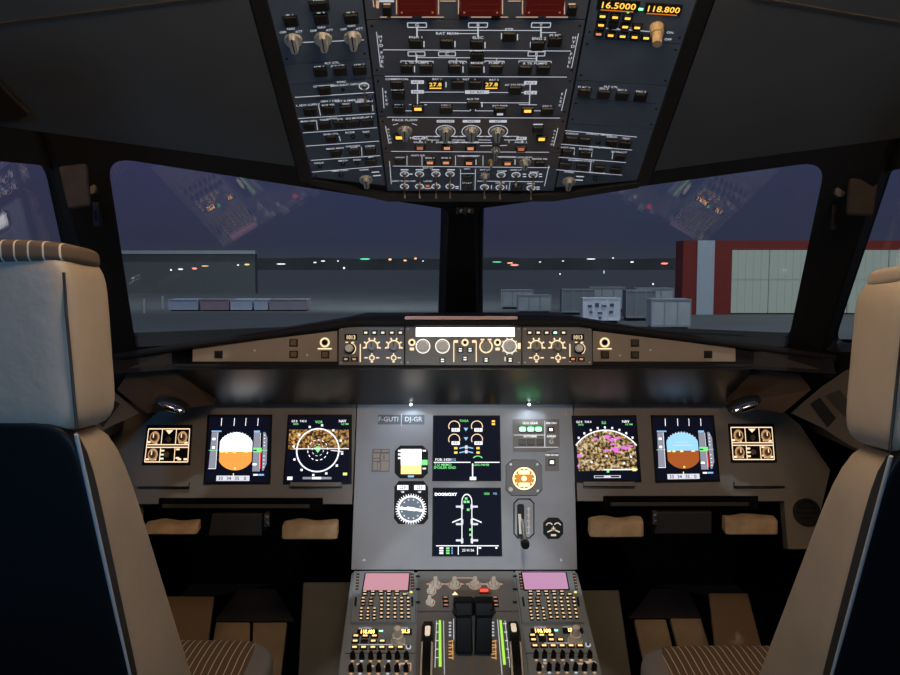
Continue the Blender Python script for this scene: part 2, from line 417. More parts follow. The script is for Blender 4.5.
for x in (456.5, 496.5): L(mb, OC, x, 57.8, x, 61)
for x, y, s in ((417, 62.5, 'L TK PUMPS'), (457, 62.8, 'CTR TK'), (477, 62.8, 'MODE'), (496, 62.8, 'PUMP 2'), (535, 63.3, 'R TK PUMPS'), (477, 50.8, 'X FEED')): labelbar(mb, OC, x, y, 16, s, .0068)
for x, y in ((414.5, 69), (463, 69.3), (484, 69.5)): L(mb, OC, x, y-3, x, y+3, w=.0022)
L(mb, OC, 376.5, 32, 380.5, 67); L(mb, OC, 578.5, 33.5, 571.5, 68)
vtext(mb, OC, 380, 34.5, 381.5, 47.5, 'HYD'); vtext(mb, OC, 381.5, 50.5, 382.5, 68, 'FUEL')
vtext(mb, OC, 574.5, 35.5, 572.5, 48.5, 'HYD'); vtext(mb, OC, 571.5, 52, 568, 68, 'FUEL')
mb.build('lettering', t)

# electrical
t = module('centre overhead unit marked ELEC with two amber battery readouts and white bus lines', 'control panel', OC, X0, X1, cb[3], cb[2], 'electrical_panel', 'plate')
for x, y, c in ((397, 84, None), (398.5, 94.5, None), (399, 109, None), (418, 108, 'amber'), (446, 109.3, None), (473, 103.8, None), (458, 84, None), (475, 84.3, None), (515, 89.5, None), (527.5, 110, 'amber'), (547, 110.5, None), (500, 110, None)): pushbtn(OC, x, y, t, c)
for x in (435.5, 491.5):
    a, b = OC.loc(x, 84); g = MB(); g.box(OC, a, b, .026, .015, 0, .003, 'btn'); g.text(OC, '27.8', a, b+.002, .0115, 'amber', .0033); g.box(OC, a, b-.006, .019, .0018, .003, .0034, 'amber')
    g.build('battery_readout', t)
mb = MB(); L(mb, OC, 385, 74.6+1.6, 567, 77.0)
for x, y, w_, s in ((417.5, 82, .020, 'AC 1'), (417.5, 91.7, .02, 'DC 1'), (477, 92, .038, 'DC BAT'), (530.5, 82.7, .02, 'AC 2'), (530.5, 92.5, .02, 'DC 2')):
    a, b = OC.loc(x, y); mb.box(OC, a, b, w_, .0075, 0, .0004, 'lit'); mb.text(OC, s, a, b, .0065, 'seam', .0006)
for x in (417.5, 530.3): L(mb, OC, x, 84, x-(.0 if x < 450 else 1), 105, w=.0022)
L(mb, OC, 424, 92, 464, 92); L(mb, OC, 486, 92.3, 509, 92.5); L(mb, OC, 521, 92.5, 525, 92.5)
L(mb, OC, 420, 102.3, 467, 102.6); L(mb, OC, 480, 102.6, 530, 102.8)
for x in (418, 528): L(mb, OC, x-9, 104.5, x+9, 104.7)
for a_, b_ in ((405, 412), (453, 470), (475, 493), (534, 541)): L(mb, OC, a_, 110.7, b_, 110.8)
L(mb, OC, 404.5, 106, 404.5, 110.7); L(mb, OC, 470.5, 108, 470.5, 110.7); L(mb, OC, 475.5, 108, 475.5, 110.7)
mb.box(OC, *OC.loc(500, 112), .010, .0045, .0046, .005, 'lit')
for x, y, s in ((397, 79, 'COMMERCIAL'), (397.5, 89.8, 'GALLEY'), (399, 105, 'IDG 1'), (446, 105.3, 'GEN 1'), (473, 99, 'BUS TIE'), (458, 79.5, '1'), (475, 79.5, '2'), (466, 79.3, 'BAT'), (437, 79, 'BAT 1'), (494, 79.7, 'BAT 2'), (515, 84.8, 'AC ESS FEED'), (500, 105.7, 'EXT PWR'), (547, 106, 'IDG 2')): labelbar(mb, OC, x, y, 14, s, .0058)
for x, y in ((403.5, 95.5), (446, 84.5), (482, 104.5)): L(mb, OC, x, y-2.5, x, y+2.5, w=.0026)
L(mb, OC, 382.5, 88, 384, 108); L(mb, OC, 566.5, 89, 561.5, 110.5)
vtext(mb, OC, 385.5, 90, 387, 106, 'ELEC', .007); vtext(mb, OC, 562.5, 92, 559.5, 107, 'ELEC', .007)
mb.build('lettering', t)

# air conditioning
t = module('centre overhead unit with four grey temperature and pack knobs above a row of orange captions', 'control panel', OC, X0, X1, cb[4], cb[3], 'air_conditioning_panel', mat('grey_module_brown_glow', (.19, .155, .145), .55, noise=.08, nscale=20))  # reddish-brown glow over the lower centre is put into this module colour
for x, y in ((405, 131.5), (445.5, 132), (471.5, 132.3), (497.5, 132.8)): pointer_knob(OC, x, y, t, .0125, .036)
pointer_knob(OC, 495.5, 151, t, .008, .034)
for x, y, c in ((538, 128.5, None), (541.5, 138, 'amber'), (399, 136.5, 'amber'), (420, 147, 'orange'), (447, 147, 'orange2'), (470.5, 147.3, 'orange2'), (521, 148, 'orange')): pushbtn(OC, x, y, t, bar=c, h=.0145, w=.017)
mb = MB(); L(mb, OC, 387, 115.7+1.4, 560, 118)
for x in (445.5, 471.5, 498):
    a, b = OC.loc(x, 121.2); mb.box(OC, a, b, .029, .006, 0, .0004, 'lit'); mb.text(OC, 'COCKPIT' if x < 450 else ('FWD' if x < 480 else 'AFT'), a, b, .006, 'seam', .0006)
    c, d = OC.loc(x, 131.5); mb.arc(OC, c, d, .0155, .0168, -55, 235, 0, .0004, 'lit', 20)
    for s in (-1, 1): mb.box(OC, c+s*.0165, d-.013, .006, .002, 0, .0004, 'lit')
labelbar(mb, OC, 405, 120, 20, 'PACK FLOW', .0075)
for s in (-1, 1): L(mb, OC, 405+s*7, 123.5, 405+s*12, 125)
for a_, b_ in ((425, 440), (451, 466), (477, 492), (503, 519)): L(mb, OC, a_, 136.2, b_, 136.3); L(mb, OC, a_+1, 139.8, b_-1, 140)
boxed(mb, OC, 419, 137.7, 'HOT AIR', .018, .007); boxed(mb, OC, 521.5, 138.4, 'RAM', .016, .007)
for x, s in ((420, 'PACK 1'), (447, 'ENG 1 BLEED'), (470, 'APU BLEED'), (521, 'PACK 2')): labelbar(mb, OC, x, 142.2, 18, s, .0065)
L(mb, OC, 420, 140, 420, 142, w=.003); L(mb, OC, 522, 140.5, 522, 142.5, w=.003)
L(mb, OC, 455, 142.3, 492, 142.5); L(mb, OC, 432, 140, 432, 142.5); L(mb, OC, 458, 140, 458, 142.5); L(mb, OC, 509, 140, 509, 143); L(mb, OC, 480, 145.6, 492, 145.6); L(mb, OC, 500, 145.6, 507, 145.2)
L(mb, OC, 391, 151.3, 549, 152.2); L(mb, OC, 385.5, 126, 389, 143.5); L(mb, OC, 558, 128, 553.5, 146)
vtext(mb, OC, 388, 127.5, 391, 144, 'AIRCD', .006); vtext(mb, OC, 555, 129, 551.5, 146, 'AIRCD', .006)
mb.box(OC, *OC.loc(538, 124.3), .016, .0025, 0, .0004, 'lit')
mb.build('lettering', t)

# anti ice / pressurisation row
t = module('narrow centre overhead unit with orange lit buttons above the toggle switches', 'control panel', OC, X0, X1, cb[5], cb[4], 'anti_ice_panel', MATS['grey_module_brown_glow'], False)
for x, y, c in ((400, 160.5, None), (430, 161.5, 'orange2'), (446, 161.5, 'orange2'), (469, 162, 'orange2'), (507.5, 162.5, 'orange2'), (540, 163, None)): pushbtn(OC, x, y, t, bar=c, h=.0135, w=.017)
pointer_knob(OC, 525, 162.5, t, .011, .022); pointer_knob(OC, 491, 161.8, t, .0055, .012, 'tanknob')
mb = MB(); L(mb, OC, 393, 166, 550, 167.6)
for x in (407, 422, 455.5, 483): L(mb, OC, x, 155.5, x, 165.5)
for x, y, s in ((400, 157.5, 'WING'), (418, 155.3, 'ANTI ICE'), (430, 157.8, 'ENG 1'), (446, 157.8, 'ENG 2'), (468, 156, 'CABIN PRESS'), (507, 157, 'DITCHING'), (525, 157.2, 'LDG ELEV'), (540, 158.8, 'MODE SEL')): labelbar(mb, OC, x, y, 16, s, .006)
L(mb, OC, 457, 155.6, 480, 155.8); L(mb, OC, 497, 156.5, 517, 157)
for x in (476, 515): L(mb, OC, x, 159.5, x, 164.5, w=.002)
mb.build('lettering', t)

# lights / apu switches
t = module('lowest centre overhead unit with rows of metal toggle switches in white rings', 'control panel', OC, X0, X1, cb[6], cb[5], 'light_switch_panel', 'overhead', False)
for x in (404.5, 419.5, 436, 450): toggle(OC, x, 174, t); toggle(OC, x, 186.3, t)
for x, y in ((501, 174.8), (516, 174.8), (533, 175), (484.5, 187), (500, 187.3), (531, 187.8)): toggle(OC, x, y, t)
for x, y in ((467.5, 177), (467.5, 185.5), (517, 187)): pushbtn(OC, x, y, t, w=.016, h=.012)
pointer_knob(OC, 485, 176, t, .009, .024)
mb = MB()
L(mb, OC, 460.5, 169, 460.5, 190); L(mb, OC, 475.5, 169, 475, 190); L(mb, OC, 460.5, 173.5, 475, 173.5); L(mb, OC, 549, 165.5, 544.5, 186); L(mb, OC, 389.5, 161, 391.3, 184)
L(mb, OC, 477, 181, 543, 181.7); L(mb, OC, 510, 182, 509, 190)
for x in (404.5, 419.5, 435.5, 451): mb.box(OC, *OC.loc(x, 169.7), .014, .0026, 0, .0004, 'lit')
for x, y, s in ((428, 167.8, 'EXT LT'), (404, 181, 'RWY TURN OFF'), (428, 181, 'LAND'), (467, 168.7, 'APU'), (467, 183.2, 'START'), (485, 169.7, 'INT LT'), (502, 171, 'DOME'), (516, 169.8, 'ANN LT'), (534, 172, 'SIGNS'), (500, 182.8, 'WIPER'), (531, 183.4, 'EMER')): labelbar(mb, OC, x, y, 14, s, .006)
for x, y in ((411, 174), (457, 186.5), (457, 188.2), (524.5, 174), (524.5, 176.5), (540.5, 174), (540.5, 176.5), (538, 187), (538, 189)): mb.box(OC, *OC.loc(x, y), .006, .0024, 0, .0004, 'lit')
for x, y in ((491.5, 187), (506.5, 187)): L(mb, OC, x, y-2, x, y+2, w=.002)
a, b = OC.loc(427.5, 186); mb.arc(OC, a, b, .008, .0092, 180, 360, 0, .0004, 'lit', 12); mb.box(OC, a, b, .007, .007, 0, .0004, 'orange')
mb.build('lettering', t)

# --- left column ------------------------------------------------------------
def lb(pl, x, y): return pl.loc(x, y)[1]
bl = [lb(OL, 340, y) for y in (0, 61, 81, 97, 189)]
t = module('upper left overhead unit with three large grey selector knobs in a row', 'control panel', OL, -WLc+.001, -.0005, bl[1], bl[0]+.07, 'inertial_reference_panel')
for x, y in ((293.5, 41.5), (323.3, 40.3), (352.8, 39)): pointer_knob(OL, x, y, t, .0135, .038)
for x, y in ((291, 20.5), (321, 18.5), (351.3, 18)): pushbtn(OL, x, y, t)
pushbtn(OL, 319.3, 5.5, t, w=.026, h=.016)
mb = MB()
L(mb, OL, 303, 42.3, 314, 41.8); L(mb, OL, 332, 41.2, 344, 40.6); L(mb, OL, 360, 40, 364, 39.8)
for x, y, s in ((319, 1, 'ADIRS'), (290, 15.5, 'IR 1'), (321, 13.3, 'IR 3'), (350.5, 13, 'IR 2')): labelbar(mb, OL, x, y, 10, s, .007)
for x, y in ((291, 30), (321.5, 28.5), (351.5, 27)):
    labelbar(mb, OL, x, y-1.2, 10, 'NAV', .0055); labelbar(mb, OL, x-8, y+2.2, 10, 'OFF', .0055); labelbar(mb, OL, x+8, y+1.5, 10, 'ATT', .0055)
for x, y in ((297.5, 21), (327.5, 19.5), (358, 19), (327, 6)): L(mb, OL, x, y-3, x, y+3, w=.002)
mb.build('lettering', t)

t = module('small left overhead unit with three dark buttons in one short row', 'control panel', OL, -WLc+.001, -.0005, bl[2], bl[1], 'air_data_button_panel', screws=False)
for x, y in ((320.5, 71.3), (340, 70.4), (359.5, 69.4)): pushbtn(OL, x, y, t)
mb = MB()
for x, y, s in ((319, 66.8, 'ADR 1'), (338, 65.8, 'FLT CTL'), (359, 64.8, 'ADR 2'), (332, 62.8, 'FLT CTL')): labelbar(mb, OL, x, y, 10, s, .006)
mb.build('lettering', t)
t = module('narrow left overhead unit with one button and a small lever marked EVAC', 'control panel', OL, -WLc+.001, -.0005, bl[3], bl[2], 'evacuation_panel', screws=False)
pushbtn(OL, 324.5, 90, t); toggle(OL, 364, 86, t, .03)
g = MB(); g.cyl(OL, *OL.loc(343, 88.7), .003, 0, .003, 'seam', seg=10); g.build('horn_grille', t)
mb = MB(); L(mb, OL, 295, 97.3, 374, 92.3)
for x, y, s in ((323.5, 85.8, 'COMMAND'), (341.5, 81.8, 'EVAC'), (342, 85, 'HORN SHUT OFF'), (362, 83.7, 'CAPT')): labelbar(mb, OL, x, y, 10, s, .006)
mb.build('lettering', t)
t = module('large lower left overhead unit with five ruled rows of buttons and one knob', 'control panel', OL, -WLc+.001, -.0005, bl[4], bl[3], 'oxygen_recorder_panel', cut=(CUTL, bl[4]))
for x, y in ((310, 111), (328, 109.3), (346, 108.3), (365, 107), (309.5, 125.5), (324.5, 124.3), (340, 123.5), (353.7, 122.6), (367.3, 121.6), (331.5, 138), (336, 152.5), (354.5, 151), (370, 150), (371, 161.6)): pushbtn(OL, x, y, t, w=.0185, h=.016)
for x, y in ((353, 136), (367.5, 135), (320, 165.3), (343, 163), (357.5, 162.2), (341, 174.5)):
    g = MB(); g.cyl(OL, *OL.loc(x, y), .0045, 0, .004, 'btn', .8, 12); g.build('round_button', t)
pointer_knob(OL, 366, 180, t, .0125, .032)
mb = MB()
for q in ((298, 118.5, 375, 113.5), (303, 132.8, 377, 127.6), (306, 146, 379, 141), (311, 160.3, 380, 155.5), (312, 172, 382, 166)): L(mb, OL, *q)
for q in ((318.5, 105, 320.5, 115.5), (316.5, 120, 317.5, 130), (361.5, 147, 362, 156), (340.5, 150, 342, 156), (339, 136, 340.5, 141), (372.5, 105, 373, 111)): L(mb, OL, *q)
for x, y, s in ((308, 104.8, 'CREW SUPPLY'), (330, 100.8, 'GEN 1 LINE'), (350, 100.3, 'RAT & EMER GEN'), (364, 101.3, 'EMER GEN'), (328, 105, 'BUS TIE'), (346, 104, 'TEST'), (308, 121, 'MAN ON'), (332, 118.5, 'GPWS'), (324, 119.8, 'TERR'), (340, 119, 'SYS'), (354, 118, 'G/S MODE'), (367, 117, 'FLAP 3'), (331, 134, 'GND CTL'), (350, 132.3, 'RCDR'), (366, 131.8, 'TEST'), (335, 148.3, 'MASK MAN'), (353, 146, 'OXYGEN'), (354, 147.7, 'PASS'), (370, 146, 'CREW'), (319, 162.8, 'CALLS'), (343, 160.5, 'MECH'), (357, 159.8, 'FWD'), (371, 157, 'AFT'), (340, 170.5, 'EMER CALL'), (364, 169.7, 'WIPER')): labelbar(mb, OL, x, y, 10, s, .006)
for x, y in ((375.5, 172), (377, 175.5)): mb.box(OL, *OL.loc(x, y), .014, .0022, 0, .0004, 'lit')
mb.build('lettering', t)

# --- right column -------------------------------------------------------------
br = [lb(OR, 620, y) for y in (0, 40, 83, 101, 127, 192)]
t = module('upper right overhead radio unit with amber frequency digits and a tan knob', 'radio', OR, .0005, WRc-.001, br[1], br[0]+.07, 'overhead_radio')
g = MB(); a, b = OR.loc(618, 5); g.box(OR, a, b, .058, .018, 0, .002, 'btn'); g.text(OR, '16.5000', a, b, .0155, 'amber', .0024); g.box(OR, a, b-.0085, .045, .0012, .002, .0024, mat('amber_dim', (0,0,0), em=(1, .25, .02), es=.8)); g.build('frequency_display', t)
g = MB(); a, b = OR.loc(663, 8.5); g.box(OR, a, b, .050, .018, 0, .002, 'btn'); g.text(OR, '118.800', a, b, .0145, 'amber', .0024); g.box(OR, a, b-.0085, .042, .0012, .002, .0024, MATS['amber_dim']); g.build('frequency_display', t)
for x, y, c in ((602.5, 15, 'amber'), (615, 16, 'amber'), (627.5, 17, 'amber'), (601, 23.7, 'amber'), (613, 24.5, None), (625, 25.5, 'amber'), (637, 26.3, 'amber'), (598.5, 32.7, 'orange2'), (610.5, 34, 'amber'), (622.5, 35, 'amber'), (634.5, 35.8, 'amber'), (646, 36.7, 'amber')): pushbtn(OR, x, y, t, c, w=.0125, h=.0105)
a, b = OR.loc(657, 27); g = MB(); g.cyl(OR, a, b, .0105, 0, .014, 'tanknob', .9); g.cyl(OR, a, b, .0075, .014, .032, 'tanknob', .9); g.build('tuning_knob', t)
mb = MB(); L(mb, OR, 606, 28, 650, 31.5); mb.box(OR, *OR.loc(640, 9), .008, .003, 0, .0006, 'green'); mb.box(OR, *OR.loc(628, 12), .003, .004, 0, .0006, 'greent')
for x, y, s in ((617, 28.8, 'NAV'), (632, 28.5, 'BACK UP'), (670, 32.5, 'ON'), (668, 39.3, 'OFF')): labelbar(mb, OR, x, y, 10, s, .006)
mb.build('lettering', t)
t = module('blank upper right overhead plate without any buttons, below the radio unit', 'blank panel', OR, .0005, WRc-.001, br[2], br[1], 'blanking_plate')
t = module('right overhead unit with a single row of four dark buttons', 'control panel', OR, .0005, WRc-.001, br[3], br[2], 'flight_control_button_panel', screws=False)
for x, y in ((584.5, 92), (603.5, 93.6), (622, 95), (640.5, 96.5)): pushbtn(OR, x, y, t)
mb = MB()
for x, y, s in ((584, 87.2, 'ELAC 2'), (604, 88.5, 'SEC 2'), (611, 86.8, 'FLT CTL'), (622, 90, 'SEC 3'), (641, 91.5, 'FAC 2')): labelbar(mb, OR, x, y, 10, s, .006)
mb.build('lettering', t)
t = module('empty dark plate low on the right overhead column between two button units', 'blank panel', OR, .0005, WRc-.001, br[4], br[3], 'blanking_plate')
t = module('lower right overhead unit with three ruled rows of buttons and a grey wiper knob', 'control panel', OR, .0005, WRc-.001, br[5], br[4], 'cargo_heat_panel', screws=False, cut=(br[5], CUTR))
for x, y in ((571.5, 139), (584.5, 140.2), (611.5, 142.5), (625, 144), (568, 152), (585.5, 153.5), (619.5, 156.5), (565, 165), (582, 166.3), (599, 168.3), (615.5, 170)): pushbtn(OR, x, y, t, w=.0185, h=.016)
for x, y in ((598.3, 141.5), (595, 178)):
    g = MB(); g.cyl(OR, *OR.loc(x, y), .0045, 0, .004, 'btn', .8, 12); g.build('round_button', t)
pointer_knob(OR, 569, 182, t, .0125, .034)
mb = MB()
for q in ((565, 130.5, 637, 137), (561, 144, 632, 150), (557.5, 157, 626, 162.5), (555, 169.5, 622, 175)): L(mb, OR, *q)
for q in ((574.5, 149, 574, 155), (592, 151, 591.5, 157), (613, 152, 612, 159), (591, 162, 590, 172)): L(mb, OR, *q)
for x, y, s in ((572, 133.5, 'CARGO'), (599, 134.3, 'CARGO SMOKE'), (612, 136.7, 'DISCH'), (626, 138.5, 'TEST'), (568, 147.6, 'HOT AIR'), (600, 147.3, 'VENTILATION'), (586, 149, 'BLOWER'), (619, 152, 'EXTRACT'), (572, 160, 'ENG'), (585, 160.7, 'MAN START'), (597, 172.7, 'N1 MODE'), (569, 172, 'WIPER')): labelbar(mb, OR, x, y, 10, s, .0062)
for x, y in ((580, 176.5), (579, 180)): mb.box(OR, *OR.loc(x, y), .014, .0022, 0, .0004, 'lit')
mb.build('lettering', t)

# ================================================================== CEILING LINERS
for s, nm in ((-1, 'ceiling_left'), (1, 'ceiling_right')):
    pl = OL if s < 0 else OR
    x0 = (WLc if s < 0 else WRc)+.021
    base = pl(s*x0, 0, 0); uu = Matrix.Rotation(0, 3, 'X') @ (pl.u*s)
    R = Matrix.Rotation(rad(7)*s, 3, pl.v)
    if (R @ uu).z > uu.z: R = R.inverted()
    uu = R @ uu
    q = Pl(base, uu*s, pl.v)
    corner = [(292, 166), (-60, 117), (-60, -140), (238, -140)] if s < 0 else [(643, 168), (960, 129), (960, -140), (716, -140)]
    pts = [q.loc(*c) for c in corner]
    pts[0] = (s*.002, pts[0][1]); pts[3] = (s*.002, pts[3][1])
    mb = MB(); mb.prism(q, pts, -.03, .002, 'liner')
    # moulded seam across the liner
    a = q.loc(0, 22) if s < 0 else q.loc(750, -5); b = q.loc(236, -8) if s < 0 else q.loc(905, 22)
    mb.line(q, *a, *b, .004, 'post', .002, .0045)
    o = mb.build(nm); o['kind'] = 'structure'
    globals()['LIN_'+('L' if s < 0 else 'R')] = q

g = MB(); g.prism(lambda x, y, h: LIN_L.px(x, y, h), [(-40, 40), (-2, 74), (30, 107), (18, 113), (-40, 108)], .008, .016, mat('edge_plate_dark', (.02, .016, .013), .5)); o = g.build('edge_plate', bevel=.002); tag(o, 'dark flat plate at the far left edge under the ceiling', 'sun visor')  # dark flat shape laid on the left ceiling liner
# ================================================================== WINDSHIELD WALL
def pane_plane(s):
    a, t, d = rad(30.8), rad(39.4), -2.365
    N = V((math.cos(t)*math.sin(a), -math.cos(t)*math.cos(a), -math.sin(t)))
    q = N*d
    if s > 0: N = V((-N.x, N.y, N.z)); q = V((-q.x, q.y, q.z))
    u = V((0, 0, 1)).cross(N).normalized()
    if u.x < 0: u = -u
    return Pl(q, u, N.cross(u))
WL, WR = pane_plane(-1), pane_plane(1)

def rounded_poly(pts, r, k=6):
    """round the corners of a 2-D polygon"""
    out = []; n = len(pts)
    for i in range(n):
        p0, p1, p2 = V(pts[i-1]), V(pts[i]), V(pts[(i+1) % n]); rr = r[i] if isinstance(r, (list, tuple)) else r
        a = p1 + (p0-p1).normalized()*rr; b = p1 + (p2-p1).normalized()*rr
        for j in range(k+1):
            t = j/k; out.append(tuple((a*(1-t)**2 + p1*2*t*(1-t) + b*t*t)))
    return out
def holed_wall(name, pl, outer, hole, depth, m, lip='frame', front=0):
    """flat wall with one opening: outer quad (list of 2-D pts), hole list"""
    n = len(hole); cx = sum(p[0] for p in hole)/n; cy = sum(p[1] for p in hole)/n
    def proj_outer(p):
        d = V((p[0]-cx, p[1]-cy)); best = None
        for i in range(len(outer)):
            a, b = V(outer[i]), V(outer[(i+1) % len(outer)]); e = b-a
            den = d.x*e.y - d.y*e.x
            if abs(den) < 1e-12: continue
            w = a - V((cx, cy)); t = (w.x*e.y - w.y*e.x)/den; s_ = (w.x*d.y - w.y*d.x)/den
            if t > 0 and -1e-6 <= s_ <= 1+1e-6 and (best is None or t < best): best = t
        return (cx+d.x*best, cy+d.y*best)
    ring = list(hole)
    # add outer corners' rays so that corners are kept
    def ang(p): return math.atan2(p[1]-cy, p[0]-cx)
    extra = []
    for c in outer:
        ac = ang(c)
        for i in range(n):
            a0, a1 = ang(hole[i]), ang(hole[(i+1) % n]); d1 = (a1-a0+math.pi*3) % (2*math.pi) - math.pi; dc = (ac-a0+math.pi*3) % (2*math.pi) - math.pi
            if d1*dc > 0 and abs(dc) < abs(d1):
                t = dc/d1; p = (hole[i][0]+(hole[(i+1) % n][0]-hole[i][0])*t, hole[i][1]+(hole[(i+1) % n][1]-hole[i][1])*t)
                extra.append((i+t, p, tuple(c))); break
    seq = sorted([(i, p, proj_outer(p)) for i, p in enumerate(hole)] + extra, key=lambda e: e[0])
    N = len(seq); vs = []; mb = MB()
    for h in (front, front-depth):
        vs += [pl(p[0], p[1], h) for _, p, _ in seq]; vs += [pl(o[0], o[1], h) for _, _, o in seq]
    fs = []; fl = []
    for i in range(N):
        j = (i+1) % N
        fs += [(i, j, N+j, N+i), (2*N+i, 3*N+i, 3*N+j, 2*N+j), (N+i, N+j, 3*N+j, 3*N+i)]; fl.append((i, 2*N+i, 2*N+j, j))
    k = len(mb.v); mb.add(vs, fs, m); ii = mb.mi(lip); mb.f += fl; mb.m += [ii]*len(fl)
    o = mb.build(name, recalc=True); o['kind'] = 'structure'; return o
def inter(pa, pb):
    """line common to two planes as point + direction"""
    d = pa.n.cross(pb.n); A_ = pa.n.dot(pa.q); B_ = pb.n.dot(pb.q)
    p = (pb.n*A_ - pa.n*B_).cross(d)*-1/d.length_squared
    p = ((pb.n.cross(d))*A_ + d.cross(pa.n)*B_)/d.length_squared
    return p, d.normalized()
def loc3(pl, P): P = V(P)-pl.q; return P.dot(pl.u), P.dot(pl.v)
# glass material
gm = bpy.data.materials.new('windshield_glass'); gm.use_nodes = True; nt = gm.node_tree
nt.nodes.remove(nt.nodes['Principled BSDF']); tr = nt.nodes.new('ShaderNodeBsdfTransparent'); gl = nt.nodes.new('ShaderNodeBsdfGlossy'); gl.inputs['Roughness'].default_value = .0
tr.inputs['Color'].default_value = (.93, .95, .96, 1)
ms = nt.nodes.new('ShaderNodeMixShader'); ms.inputs[0].default_value = .09
nt.links.new(tr.outputs[0], ms.inputs[1]); nt.links.new(gl.outputs[0], ms.inputs[2]); nt.links.new(ms.outputs[0], nt.nodes['Material Output'].inputs['Surface'])
GLASS = gm
WZ0, WZ1 = .88, 1.95
def side_plane(s):
    a, t = rad(68), rad(24)
    N = V((-s*math.cos(t)*math.sin(a), -math.cos(t)*math.cos(a), -math.sin(t)))
    pl = WL if s < 0 else WR
    q = pl.px(84 if s < 0 else 852, 250, 0)
    u = V((0, 0, 1)).cross(N).normalized()
    if u.x < 0: u = -u
    return Pl(q, u, N.cross(u))
SL, SR = side_plane(-1), side_plane(1)
def zpoint(p, d, z): return p + d*((z-p.z)/d.z)
wn = 1
for s, pl, sp, hole, sh in ((-1, WL, SL, [(107, 157), (437, 209), (438, 321), (136, 347)], [(60, 167), (-140, 148), (-140, 352), (98, 352)]),
                        (1, WR, SR, [(826, 161), (486, 209), (483, 320), (787, 347)], [(874, 173), (1040, 148), (1040, 352), (820, 352)])):
    sd = 'left' if s < 0 else 'right'
    fr_, bk_ = Pl(pl.q+pl.n*.03, pl.u, pl.v), Pl(pl.q-pl.n*.02, pl.u, pl.v)
    A4 = [fr_.loc(*hole[0]), (bk_.loc(*hole[1])[0], fr_.loc(*hole[1])[1]), bk_.loc(*hole[2]), fr_.loc(*hole[3])]
    h2 = rounded_poly(A4, [.05, .03, .006, .01])
    cp, cdir = V((0, pl.px(450, 250).y, 0)), None
    # centre line: where the two panes meet (x = 0)
    pc, dc = inter(WL, WR); po, do = inter(pl, sp)
    outer = [loc3(pl, zpoint(pc, dc, WZ0)), loc3(pl, zpoint(pc, dc, WZ1)), loc3(pl, zpoint(po, do, WZ1)), loc3(pl, zpoint(po, do, WZ0))]
    holed_wall('wall_front_'+sd, pl, outer, h2, .05, 'frame', 'frame', .03)
    g = MB(); hh = [(p[0], p[1]) for p in h2]; g.prism(pl, hh, -.006, 0, GLASS); o = g.build('window_%d' % wn, recalc=True); o['kind'] = 'structure'; wn += 1
    # side wall with sliding window
    h3 = rounded_poly([sp.loc(*p) for p in sh], [.05, .03, .03, .05])
    e = -2.3 if s < 0 else 2.3
    P0, P1 = zpoint(po, do, WZ0), zpoint(po, do, WZ1)
    a0, a1 = loc3(sp, P0), loc3(sp, P1)
    outer = [a0, a1, (e, a1[1]), (e, a0[1])]
    holed_wall('wall_'+sd, sp, outer, h3, .05, 'frame')
    g = MB(); g.prism(sp, h3, -.036, -.030, GLASS); o = g.build('window_%d' % wn); o['kind'] = 'structure'; wn += 1
# centre post
pc, dc = inter(WL, WR)
mb = MB(); top, bot = zpoint(pc, dc, 1.62), zpoint(pc, dc, .93)
x = .047
mb.hexa([bot+V((-x, -.035, 0)), bot+V((x, -.035, 0)), bot+V((x+.01, .06, 0)), bot+V((-x-.01, .06, 0)), top+V((-x+.004, -.035, 0)), top+V((x-.004, -.035, 0)), top+V((x, .06, 0)), top+V((-x, .06, 0))], 'frame')
o = mb.build('trim_1', bevel=.006); o['kind'] = 'structure'
# ball sight on the centre post
P0 = atY(465, 211, 2.12)
t = thing('sight_ball_bracket', 'small dark sighting bracket with a dull ball at the top of the centre window post', 'bracket', P0)
g = MB(); f = lambda a, b, h: P0+V((a, -h, b))
g.box(f, 0, 0, .045, .018, -.03, .0, 'rubber'); g.build('bracket', t, bevel=.003)
for dx in (-.010, .010):
    g = MB(); g.cyl(f, dx, 0, .008, 0, .010, 'metal', .6); g.build('sight_ball', t)
# header beam behind the overhead panel's front rim
mb = MB(); wbox(mb, -.10, .10, 2.10, 2.2, 1.50, 1.60, 'frame'); 
o = mb.build('trim_2'); o['kind'] = 'structure'
